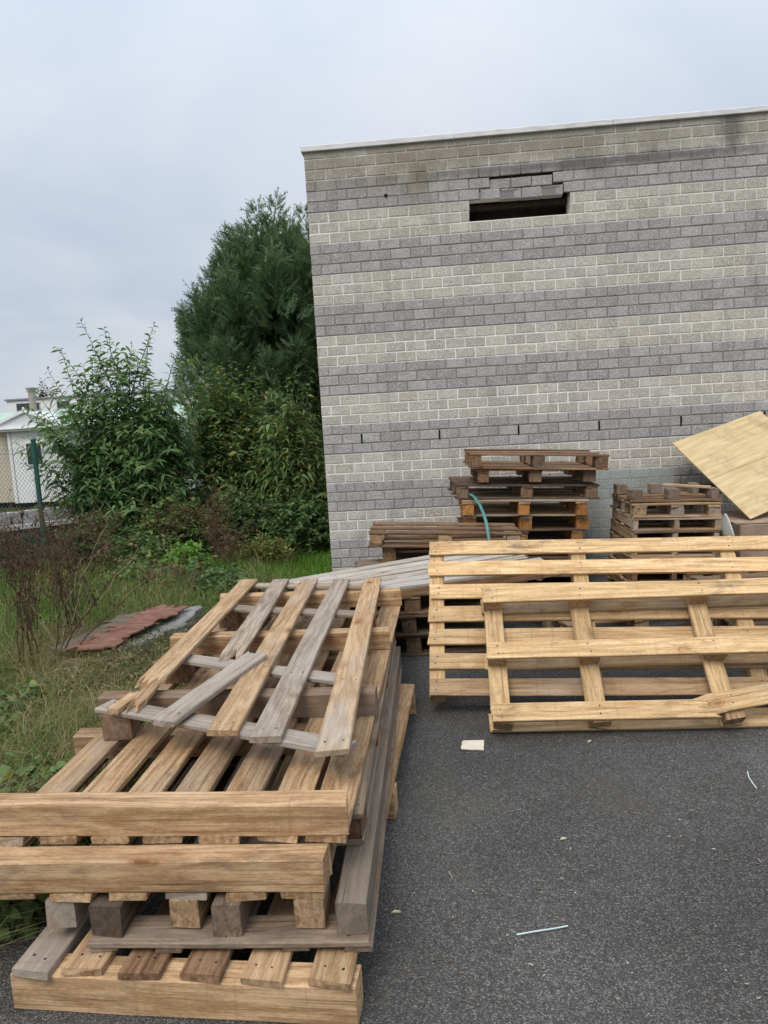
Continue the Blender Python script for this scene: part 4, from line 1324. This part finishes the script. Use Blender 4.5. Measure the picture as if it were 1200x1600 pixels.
for lab, loc, sd_, n_, h in (('dense bare brown twiggy weed at the frame edge behind the dark dead weeds', (-1.95, -2.45, 0.02), 75, 16, 1.08),
                             ('bare brown twiggy weed between the leaning dead stems and the slab', (-1.62, -2.35, 0.02), 76, 12, 0.95)):
    st_ = [(gs.normal(0.05, 0.2), gs.normal(0, 0.15), h * gs.uniform(0.7, 1.05)) for _ in range(n_)]
    dead_weed(lab, loc, st_, sd_, 50, 0.0048, (0.008, 0.02), True, twigs=18, lmat=DARKDEAD, cloud=0.1)
for lab, loc, n_, h, sd_ in (('reddish-brown seeding dead weed in front of the green fence', (-3.05, 0.15, 0.0), 14, 0.78, 81),
                             ('brown seeding dead weed nearest the fence at the frame edge', (-3.5, -0.1, 0.0), 14, 0.82, 82),
                             ('brown dead weed between the fence post and the bright plant', (-2.45, -0.05, 0.0), 12, 0.72, 83),
                             ('tall reddish dead weed beside the bright green plant', (-1.42, 0.65, 0.0), 16, 0.88, 84),
                             ('dead weed tangle in front of the tall laurel-like shrub', (-1.95, 0.7, 0.0), 10, 0.7, 85),
                             ('pale dry weed beside the yellowing bush', (-1.12, 0.25, 0.0), 8, 0.5, 86),
                             ('low dark dead weed behind the rusted sheet', (-1.2, -1.1, 0.0), 8, 0.38, 87),
                             ('sparse dead weed left of the leaning dead stems', (-2.0, -1.9, 0.0), 8, 0.75, 88)):
    st_ = [(gs.normal(0, 0.19), gs.normal(0, 0.12), h * gs.uniform(0.7, 1.05)) for _ in range(n_)]
    dead_weed(lab, loc, st_, sd_, 130, 0.0038, (0.007, 0.02), twigs=18)


# ------------------------------------------------------------------ grass
def grass(name, label, n, xr, yr, hr, w, mat, seed, dens=None, lean=0.5, keep=None):
    g = np.random.default_rng(seed)
    x = g.uniform(*xr, n); y = g.uniform(*yr, n)
    if dens is not None:
        k_ = g.uniform(0, 1, n) < dens(x, y)
        x, y = x[k_], y[k_]
    n = len(x)
    z = ground_h(x, y) - 0.01
    h = g.uniform(*hr, n) * (0.6 + 0.8 * g.uniform(0, 1, n) ** 2)
    az = g.uniform(0, 6.283, n)
    ln = h * lean * g.uniform(0.2, 1.6, n)
    D = np.stack([np.cos(az), np.sin(az), np.zeros(n)], -1)
    a2 = az + np.pi / 2 + g.normal(0, 0.5, n)
    S = np.stack([np.cos(a2), np.sin(a2), np.zeros(n)], -1) * (w * g.uniform(0.6, 1.3, n))[:, None]
    B = np.stack([x, y, z], -1)
    M_ = B + D * (ln * 0.3)[:, None]; M_[:, 2] += h * 0.6
    T_ = B + D * ln[:, None]; T_[:, 2] += h * (1.0 - 0.25 * np.clip(ln / h, 0, 1.5))
    V = np.stack([B - S, B + S, M_ - S * 0.75, M_ + S * 0.75, T_], 1).reshape(-1, 3)
    b = (np.arange(n) * 5)[:, None]
    o = link(name, npmesh(name, V, b + np.array([[2, 3, 4]]), b + np.array([[0, 1, 3, 2]]), (mat,)))
    tag(o, label, kind='stuff')
    return o


def edge(x, y):
    return np.clip((-0.30 - x) / 0.25, 0, 1)


def patchy(sc, th):
    return lambda x, y: edge(x, y) * np.clip((np.sin(x * sc + 1) * np.sin(y * sc * 0.8 + 2) + np.sin(x * sc * 2.3 + y * 1.7) * 0.6 + th), 0, 1)


GRASSM = foliage_mat('verge_grass', [(0.0, (0.07, 0.12, 0.026)), (0.45, (0.105, 0.17, 0.04)), (0.78, (0.16, 0.215, 0.06)), (0.9, (0.26, 0.24, 0.11)), (1.0, (0.36, 0.32, 0.18))], 0.35, 0.6, 0.2)
LUSH = foliage_mat('lush_grass', [(0.0, (0.085, 0.19, 0.026)), (0.6, (0.13, 0.265, 0.036)), (1.0, (0.18, 0.31, 0.055))], 0.4, 0.55, 0.25)
STRAW = foliage_mat('straw_grass', [(0.0, (0.16, 0.15, 0.06)), (0.5, (0.27, 0.22, 0.11)), (1.0, (0.40, 0.33, 0.19))], 0.3, 0.8, 0.1)
grass('grass', 'short mixed green grass of the verge', 80000, (-5.2, -0.25), (-6.2, 2.2), (0.06, 0.17), 0.0028, GRASSM, 91, edge)
grass('lush_grass', 'brighter lush grass patches in the verge', 90000, (-5.0, -0.02), (-3.0, 2.0), (0.05, 0.12), 0.0035, LUSH, 92, lambda x, y: np.where(y > -0.25, np.clip((-0.02 - x) / 0.06, 0, 1), np.clip(patchy(1.5, 0.75)(x, y), 0, 1)))
grass('seeding_grass', 'long straw-coloured seeding grass beside the near stack', 36000, (-2.4, -0.3), (-6.0, -2.3), (0.12, 0.30), 0.0017, STRAW, 93, patchy(2.1, 0.8), 1.5)
grass('rough_grass', 'rough mixed tufts across the middle of the verge', 22000, (-4.6, -0.4), (-2.6, 1.2), (0.10, 0.26), 0.0024, GRASSM, 96, patchy(3.3, 0.1), 1.3)
grass('dry_grass', 'sparse dry straw stalks across the middle of the verge', 9000, (-4.2, -0.4), (-2.5, 0.9), (0.16, 0.38), 0.0016, STRAW, 97, patchy(2.4, 0.25), 1.1)
grass('long_grass', 'long green grass tufts beside the near stack', 26000, (-2.6, -0.3), (-6.0, -0.4), (0.12, 0.28), 0.0026, GRASSM, 94, patchy(2.6, 0.5), 1.2)
# small seed heads and clover leaves that fill the near verge
gq = np.random.default_rng(95)
n_ = 70000
x = gq.uniform(-2.3, -0.32, n_); y = gq.uniform(-6.0, -2.2, n_)
kk = gq.uniform(0, 1, n_) < patchy(2.0, 0.75)(x, y)
x, y = x[kk], y[kk]
P = np.stack([x, y, ground_h(x, y) + gq.uniform(0.03, 0.24, len(x)) * (0.5 + 0.5 * np.sin(x * 3.1 + 1) * np.sin(y * 2.7))], -1)
L_ = gq.uniform(0.012, 0.03, len(x))
V, T, Q = leaf_arrays(P, gq.normal(0, 1, (len(x), 3)) * np.array([1, 1, 0.4]), L_, L_ * 0.3, np.full(len(x), 0.4), 0.9, gq)
SEEDM = foliage_mat('weed_leaf_mix', [(0.0, (0.05, 0.085, 0.028)), (0.45, (0.085, 0.13, 0.04)), (0.62, (0.13, 0.16, 0.055)), (0.72, (0.22, 0.17, 0.085)), (1.0, (0.34, 0.26, 0.14))], 0.3)
tag(link('undergrowth', npmesh('undergrowth', V, T, Q, (SEEDM,))), 'tiny leaves and seed heads tangled through the near grass', kind='stuff')

# ------------------------------------------------------------------ rusted sheet, slab, timbers, rubble
k = MT('rusted_painted_sheet', 0.8, 0.2)
o_ = k.n('ShaderNodeTexCoord').outputs['Object']
c = k.ramp(k.noise(k.vmul(o_, (3, 14, 3)), 1.6, 5, 0.7), [(0.3, (0.09, 0.045, 0.035)), (0.45, (0.17, 0.078, 0.055)), (0.58, (0.27, 0.135, 0.095)), (0.68, (0.15, 0.11, 0.09))])
k.col(k.mix(k.rng(k.noise(o_, 9, 4, 0.7), 0.55, 0.72, 0, 0.7), c, (0.14, 0.12, 0.10)))
k.bump(k.noise(k.vmul(o_, (3, 20, 3)), 3, 4), 0.5, 0.01)
RUST = k.m


def ragged_sheet(name, pts, t, mat, parent=None):
    n = len(pts)
    V = [Vector(p) for p in pts] + [Vector(p) - Vector((0, 0, t)) for p in pts]
    c_ = sum((Vector(p) for p in pts), Vector()) / n
    V = [v - c_ for v in V]
    F = [tuple(range(n)), tuple(range(2 * n - 1, n - 1, -1))]
    for q in range(n):
        F.append((q, n + q, n + (q + 1) % n, (q + 1) % n))
    o = link(name, pymesh(name, V, F, (mat,)), parent)
    o.location = c_
    return o


def densify(pts, m, g, amp=0.02):
    out = []
    n = len(pts)
    for q in range(n):
        a, b = np.array(pts[q]), np.array(pts[(q + 1) % n])
        for s in np.arange(m) / m:
            p = a * (1 - s) + b * s
            if s > 0:
                p = p + g.normal(0, amp, 3) * np.array([1, 1, 0.15])
            out.append(tuple(p))
    return out


gr_ = np.random.default_rng(101)
def bent_sheet(name, c00, c10, c11, c01, nu, nv, t, mat, seed, amp=0.012, bite=0.3):
    g = np.random.default_rng(seed)
    P = np.zeros((nu + 1, nv + 1, 3))
    for a in range(nu + 1):
        for b in range(nv + 1):
            s_, r_ = a / nu, b / nv
            p = (1 - s_) * (1 - r_) * np.array(c00) + s_ * (1 - r_) * np.array(c10) + s_ * r_ * np.array(c11) + (1 - s_) * r_ * np.array(c01)
            p = p + np.array([*g.normal(0, 0.007, 2), 0.002 * math.sin(b * 0.9 + a * 0.25) + amp * math.sin(a * 0.5 + b * 0.2 + seed) + g.normal(0, 0.0022)])
            if a in (0, nu):
                p[2] += g.uniform(-0.01, 0.012); p[:2] += g.normal(0, 0.018, 2)
            P[a, b] = p
    F = []
    for a in range(nu):
        for b in range(nv):
            rim = a in (0, nu - 1) or b in (0, nv - 1)
            if rim and g.uniform() < bite:
                continue
            q = a * (nv + 1) + b
            F.append((q, q + nv + 1, q + nv + 2, q + 1))
    c_ = P.reshape(-1, 3).mean(0)
    o = link(name, pymesh(name, P.reshape(-1, 3) - c_, F, (mat,)))
    o.location = c_
    m_ = o.modifiers.new('thick', 'SOLIDIFY'); m_.thickness = t
    return o


o = bent_sheet('rusted_sheet', (-1.38, -2.95, 0.20), (-1.04, -2.96, 0.205), (-0.82, -2.10, 0.245), (-1.08, -2.05, 0.24), 8, 20, 0.01, RUST, 3, 0.008, 0.22)
tag(o, 'flaking rust-red sheet lying on the concrete slab in the grass', 'metal sheet')
o = bent_sheet('rotten_board', (-1.55, -2.88, 0.165), (-1.37, -2.94, 0.175), (-1.10, -2.12, 0.225), (-1.30, -2.16, 0.21), 5, 16, 0.022, WOODS['dark'], 5, 0.006)
tag(o, 'rotten dark brown board lying beside the rust-red sheet', 'board')
CONC = plain('grey_concrete', (0.20, 0.20, 0.19), 0.95, 0.1, var=0.35, vscale=9)
o = ragged_sheet('concrete_slab', densify([(-1.45, -2.70, 0.135), (-1.0, -2.88, 0.16), (-0.72, -2.40, 0.185), (-0.78, -1.94, 0.20), (-1.15, -1.97, 0.19), (-1.36, -2.3, 0.16)], 6, gr_, 0.02), 0.13, CONC)
tag(o, 'broken grey concrete slab under the rust-red sheet', 'concrete slab')
for a, b, lab in (((-1.38, -2.98, 0.10), (-0.92, -2.93, 0.11), 'upper old timber under the front edge of the concrete slab'), ((-1.34, -3.03, 0.05), (-0.88, -2.99, 0.055), 'lower old timber half sunk in grass before the concrete slab')):
    o = board(None, 'old_timber', a, b, Z, 0.09, 0.05, 'grey', n=4, brk=(0.01, 0.01))
    tag(o, lab, 'timber')


def rock_mesh(r, seed, mat, flat=0.6):
    bm = bmesh.new()
    bmesh.ops.create_icosphere(bm, subdivisions=2, radius=r)
    g = random.Random(seed)
    for v in bm.verts:
        v.co *= 1 + g.uniform(-0.25, 0.25)
        v.co.z *= flat
    me = bpy.data.meshes.new('stone')
    bm.to_mesh(me); bm.free(); me.materials.append(mat)
    return me


PALE = plain('pale_rubble', (0.48, 0.46, 0.42), 0.9, 0.1, var=0.3, vscale=14)
for q, (p, r_, lab) in enumerate((((-1.23, -0.48, 0.05), 0.075, 'pale stone lump in the grass beside the near pallets\' far end'),
                                  ((-1.40, -0.60, 0.04), 0.05, 'smaller pale stone next to the pale lump in the grass'),
                                  ((-1.30, -3.05, 0.06), 0.07, 'white rubble lump in front of the old timbers'),
                                  ((-1.16, -3.12, 0.05), 0.05, 'small white rubble piece before the old timbers'),
                                  ((-1.42, -3.35, 0.04), 0.055, 'pale stone half hidden in the seeding grass'))):
    o = link('stone', rock_mesh(r_, q, PALE)); o.location = p; o.rotation_euler = (0, 0, q * 1.3)
    tag(o, lab, 'stone', 'pale rubble in the verge')

# ------------------------------------------------------------------ fence
GREENP = plain('green_painted_steel', (0.018, 0.085, 0.06), 0.5, 0.4, var=0.2)
fence = empty('chain_link_fence', (-3.45, 0.52, 0))
tag(fence, 'green chain-link fence with a round post and dark backing sheet', 'fence')
for xa, ya in ((0.0, 0.0), (-2.5, 0.0), (0.12, 2.6), (0.24, 5.2)):
    bm = bmesh.new()
    bmesh.ops.create_cone(bm, cap_ends=True, segments=14, radius1=0.027, radius2=0.027, depth=1.75)
    bmesh.ops.translate(bm, vec=(0, 0, 0.725), verts=bm.verts)
    res = bmesh.ops.create_uvsphere(bm, u_segments=14, v_segments=6, radius=0.031)
    bmesh.ops.scale(bm, vec=(1, 1, 0.5), verts=res['verts'])
    bmesh.ops.translate(bm, vec=(0, 0, 1.6), verts=res['verts'])
    me = bpy.data.meshes.new('post'); bm.to_mesh(me); bm.free(); me.materials.append(GREENP)
    o = link('post', me, fence); o.location = (xa, ya, -0.03 - 0.06 * ya); o.rotation_euler = (0, R(0.8), 0)
WIREM = plain('green_grey_wire', (0.10, 0.15, 0.13), 0.5, 0.4)


def mesh_run(p0, p1, drop):
    p0, p1 = np.array(p0, float), np.array(p1, float)
    ln = np.linalg.norm(p1 - p0)
    d = (p1 - p0) / ln
    nrm = np.array([d[1], -d[0]])
    at = lambda u, zz, off: (*(p0 + d * u + nrm * off), zz - drop * u)
    zl, zh, dxw, sl = -0.02, 1.49, 0.046, 0.78
    wires, wr = [], []
    for q in range(-40, int(ln / dxw) + 40):
        for sgn in (1, -1):
            x0 = q * dxw
            dxx = sgn * (zh - zl) * sl
            ta, tb = sorted(((0 - x0) / dxx, (ln - x0) / dxx))
            s0, s1 = max(0, ta), min(1, tb)
            if s1 - s0 < 0.02:
                continue
            wires.append([at(x0 + dxx * s0, zl + (zh - zl) * s0, sgn * 0.0022 - 0.032), at(x0 + dxx * s1, zl + (zh - zl) * s1, sgn * 0.0022 - 0.032)])
            wr.append((0.0018, 0.0018))
    V, Q = tubes(wires, wr, 3)
    link('wire_mesh', npmesh('wire_mesh', V, quads=Q, mats=(WIREM,)), fence)
    for zz in (0.1, 0.75, 1.42):
        V, Q = tubes([[at(0, zz, -0.026), at(ln, zz, -0.026)]], [(0.002, 0.002)], 4)
        link('tension_wire', npmesh('tension_wire', V, quads=Q, mats=(GREENP,)), fence)


mesh_run((-2.5, 0), (0, 0), 0.0)
mesh_run((0, 0), (0.24, 5.2), 0.06)
nxs = np.linspace(-2.5, 0.02, 40)
Vt = []
for xx in nxs:
    for zz in np.linspace(-0.03, 0.50, 6):
        Vt.append((xx, 0.06 + 0.015 * math.sin(xx * 9 + zz * 4), zz + 0.02 * math.sin(xx * 3)))
ii, jj = np.meshgrid(np.arange(39), np.arange(5), indexing='ij')
b0 = (ii * 6 + jj).ravel()
o = link('backing_sheet', npmesh('backing_sheet', Vt, quads=np.stack([b0, b0 + 6, b0 + 7, b0 + 1], -1), mats=(plain('dark_green_sheet', (0.012, 0.03, 0.022), 0.7, 0.2, var=0.4),), smooth=True), fence)
md = o.modifiers.new('thick', 'SOLIDIFY'); md.thickness = 0.004

# low shed roof beyond the fence
shed = empty('low_shed', (-5.1, 2.6, -0.5), (0, 0, R(38)))
tag(shed, 'low dark shed with a pale-edged grey roof beyond the chain-link fence', 'shed')
DKW = plain('dark_shed_wall_and_gap_shade', (0.03, 0.035, 0.032), 0.8)  # also the colour of the shaded gap under the mobile home
box('wall', -1.1, 1.1, -0.8, 0.8, -0.4, 0.86, DKW, shed, 0.01)
GRF = plain('weathered_grey_roof', (0.13, 0.12, 0.115), 0.8, var=0.35, vscale=5)
o = box('roof', -1.25, 1.25, -0.95, 0.95, 0.87, 0.90, GRF, shed, 0.004)
WT = plain('white_trim', (0.72, 0.73, 0.72), 0.5)
box('roof_edge', -1.25, 1.25, -0.985, -0.952, 0.855, 0.925, WT, shed, 0.004)
box('roof_edge', -1.25, 1.25, 0.952, 0.985, 0.855, 0.925, WT, shed, 0.004)
for q in range(11):
    box('roof_rib', -1.2 + q * 0.24 - 0.02, -1.2 + q * 0.24 + 0.02, -0.94, 0.94, 0.902, 0.918, GRF, shed, 0.004)

# ------------------------------------------------------------------ mobile home, white building, far tree
home = empty('mobile_home', (-13.0, 17.0, -0.78))
tag(home, 'white mobile home with green roof and a white gabled porch beyond the fence', 'mobile home')
k = MT('beige_lap_siding', 0.6, 0.3)
k.col(k.mix(k.rng(k.noise(k.n('ShaderNodeTexCoord').outputs['Object'], 3, 3), 0.3, 0.7), (0.66, 0.58, 0.47), (0.58, 0.51, 0.41)))
SID = k.m
WHT = plain('white_cladding', (0.80, 0.80, 0.79), 0.5, var=0.04, vscale=3)
GRN = plain('pale_green_roof', (0.36, 0.47, 0.40), 0.6, var=0.12, vscale=4)
GLASS = MT('dark_window_glass', 0.08, 0.6)
GLASS.col((0.03, 0.04, 0.05))
GLASS = GLASS.m
box('wall', -7, 5.5, 0.05, 3.4, 0.0, 2.66, WHT, home, 0.01)
for q in range(17):
    z0 = 0.02 + q * 0.155
    o = box('siding_board', -7, -0.62, -0.0, 0.046, z0, z0 + 0.148, SID, home, 0.004)
    o.rotation_euler = (R(4), 0, 0)
    o = box('siding_board', 1.35, 5.5, -0.0, 0.046, z0, z0 + 0.148, WHT, home, 0.004)
    o.rotation_euler = (R(4), 0, 0)
# roof
V = [(-7.2, -0.2, 2.66), (5.7, -0.2, 2.66), (5.7, 3.6, 2.66), (-7.2, 3.6, 2.66), (-7.2, 1.7, 3.22), (5.7, 1.7, 3.22)]
link('roof', pymesh('roof', V, [(0, 1, 5, 4), (2, 3, 4, 5), (0, 4, 3), (1, 2, 5), (0, 3, 2, 1)], (GRN,)), home)
box('eave_trim', -7.2, 5.7, -0.26, -0.205, 2.58, 2.68, WHT, home, 0.01)
# porch
box('porch_wall', -0.60, 1.34, -0.32, 0.04, 0.0, 2.60, WHT, home, 0.01)
V = []
for yy in (-0.48, 1.2):
    V += [(-1.15, yy, 2.66), (1.35, yy, 2.66), (0.1, yy, 3.14)]
link('porch_gable', pymesh('porch_gable', V, [(0, 1, 2), (5, 4, 3), (0, 3, 4, 1), (1, 4, 5, 2), (2, 5, 3, 0)], (plain('pale_grey_gable', (0.66, 0.67, 0.69), 0.5, var=0.05),)), home)
for a, b in (((-1.25, -0.52, 2.655), (0.1, -0.52, 3.175)), ((1.45, -0.52, 2.655), (0.1, -0.52, 3.175))):
    o = board(home, 'barge_board', a, b, (0, -1, 0), 0.09, 0.06, WHT, n=1)
box('cornice', -1.25, 1.45, -0.60, -0.42, 2.56, 2.652, WHT, home, 0.02)
box('cornice', -1.18, 1.38, -0.54, -0.40, 2.50, 2.556, WHT, home, 0.01)
box('corner_trim', -0.72, -0.605, -0.36, -0.22, 0.0, 2.49, WHT, home, 0.01)
box('finial', 0.05, 0.15, -0.55, -0.45, 3.17, 3.30, WHT, home, 0.03)
w_ = box('window', -0.12, 0.52, -0.36, -0.325, 1.28, 2.12, WHT, home, 0.01)
box('pane', -0.26, 0.26, -0.032, -0.02, -0.36, 0.36, GLASS, w_, 0.002)
w_ = box('window', -2.6, -1.5, -0.06, -0.01, 1.0, 2.0, WHT, home, 0.01)
box('pane', -0.48, 0.48, -0.045, -0.03, -0.42, 0.42, GLASS, w_, 0.002)
bm = bmesh.new()
bmesh.ops.create_cone(bm, cap_ends=True, segments=14, radius1=0.13, radius2=0.12, depth=0.95)
bmesh.ops.translate(bm, vec=(0, 0, 0.475), verts=bm.verts)
r_ = bmesh.ops.create_cone(bm, cap_ends=True, segments=14, radius1=0.15, radius2=0.19, depth=0.14)
bmesh.ops.translate(bm, vec=(0, 0, 0.99), verts=r_['verts'])
me = bpy.data.meshes.new('flue'); bm.to_mesh(me); bm.free(); me.materials.append(plain('brown_grey_flue', (0.33, 0.29, 0.25), 0.8))
o = link('flue', me, home); o.location = (-0.85, 1.75, 3.02)
for q in range(7):
    box('pier', -6.5 + q * 1.9, -6.3 + q * 1.9, 0.4, 0.7, -0.6, -0.005, DKW, home, 0.01)
box('underfloor_shade', -6.9, 5.4, 0.8, 3.2, -0.6, -0.005, DKW, home, 0.01)  # solid dark box standing in for the shade in the gap beneath

wb = empty('white_building', (-34.0, 50.0, -1.2))
tag(wb, 'flat-roofed white building with dark windows far behind the mobile home', 'building')
box('wall', 0.0, 22.0, 0.0, 10.0, 0.0, 5.5, WHT, wb, 0.02)
box('parapet', -0.12, 22.12, -0.12, 10.12, 5.5, 5.66, plain('grey_parapet', (0.25, 0.25, 0.26), 0.6), wb, 0.02)
for xa, xb in ((0.85, 2.05), (2.15, 2.75), (4.3, 5.3), (7.2, 8.4), (9.6, 10.6), (12.5, 13.6)):
    f_ = box('window', xa - 0.06, xb + 0.06, -0.06, 0.03, 4.68, 5.28, plain('grey_window_frame', (0.45, 0.46, 0.47), 0.5), wb, 0.01)
    box('pane', -(xb - xa) / 2, (xb - xa) / 2, -0.062, -0.05, -0.26, 0.26, GLASS, f_, 0)
    f_ = box('window', xa - 0.06, xb + 0.06, -0.06, 0.03, 1.68, 2.6, plain('grey_window_frame', (0.45, 0.46, 0.47), 0.5), wb, 0.01)
    box('pane', -(xb - xa) / 2, (xb - xa) / 2, -0.062, -0.05, -0.42, 0.42, GLASS, f_, 0)
gg = np.random.default_rng(111)
shrub('far_tree', 'purple-brown tree showing above the far white building', (-38.5, 64.0, -1.0), dome_tips(90, 2.0, 2.0, 4.6, 7.6, gg), PURPLE, 111, (0.28, 0.45), 0.1, 0.3, 4, 0.9, 0.5, 0.16, cat='tree', stem_r=0.02, base_spread=0.1, twig=BARK)

# ------------------------------------------------------------------ litter on the asphalt
CARD = plain('pale_card', (0.62, 0.55, 0.45), 0.8, 0.1, var=0.1, vscale=20)
o = ragged_sheet('card_piece', densify([(1.235, -4.12, 0.011), (1.345, -4.13, 0.008), (1.352, -4.035, 0.012), (1.248, -4.03, 0.009)], 4, gr_, 0.002), 0.005, CARD)
tag(o, 'square scrap of pale card on the asphalt before the leaning pallets', 'card')
PLS = plain('pale_blue_plastic', (0.55, 0.66, 0.66), 0.4, 0.4)
for pth, lab in (([(1.37, -5.375, 0.006), (1.42, -5.365, 0.008), (1.48, -5.35, 0.006), (1.535, -5.335, 0.005)], 'pale blue plastic strip lying on the open asphalt'),
                 ([(2.473, -4.381, 0.006), (2.456, -4.436, 0.008), (2.452, -4.521, 0.005)], 'bent white wire scrap on the asphalt near the frame edge')):
    V, Q = tubes([pth], [(0.0026, 0.0026)], 5)
    tag(link('plastic_strip' if 'blue' in lab else 'wire_scrap', npmesh('strip', V, quads=Q, mats=(PLS,))), lab, 'scrap')
CHIP = plain('wood_chip', (0.58, 0.47, 0.33), 0.85, 0.1, var=0.15)
for q, (cx, cy, l_, a_, lab) in enumerate(((1.60, -4.865, 0.014, 0.3, 'largest pale wood chip in the middle of the asphalt'), (1.615, -4.93, 0.007, 1.2, 'tiny wood chip just before the largest chip'),
                                           (0.985, -5.27, 0.016, 0.2, 'pale wood chip on the asphalt beside the near stack'), (1.86, -4.06, 0.016, 0.8, 'small pale chip below the leaning pallets'))):
    o = ragged_sheet('wood_chip', [(cx - l_ * math.cos(a_), cy - l_ * math.sin(a_), 0.008), (cx + l_ * 0.35, cy - l_ * 0.3, 0.010), (cx + l_ * math.cos(a_), cy + l_ * math.sin(a_), 0.007), (cx - l_ * 0.25, cy + l_ * 0.4, 0.009)], 0.005, CHIP)
    tag(o, lab, 'wood chip')
# scattered grit, splinters and twigs
gt = np.random.default_rng(121)
n_ = 900
P = np.stack([gt.uniform(0.6, 4.0, n_), gt.uniform(-6.6, -3.2, n_), np.full(n_, 0.004)], -1)
L_ = gt.uniform(0.004, 0.02, n_) * (1 + 2.0 * (gt.uniform(0, 1, n_) > 0.93))
V, T, Q = leaf_arrays(P, gt.normal(0, 1, (n_, 3)) * np.array([1, 1, 0.05]), L_, np.minimum(L_ * 0.3, 0.0028), np.zeros(n_), 0.1, gt)
GRIT = foliage_mat('grit_and_splinters', [(0.0, (0.06, 0.05, 0.04)), (0.5, (0.16, 0.13, 0.10)), (0.85, (0.30, 0.25, 0.19)), (1.0, (0.5, 0.46, 0.4))], 0.0, 0.9, 0.1)
tag(link('debris', npmesh('debris', V, T, Q, (GRIT,))), 'fine grit and wood splinters scattered on the asphalt', kind='stuff')
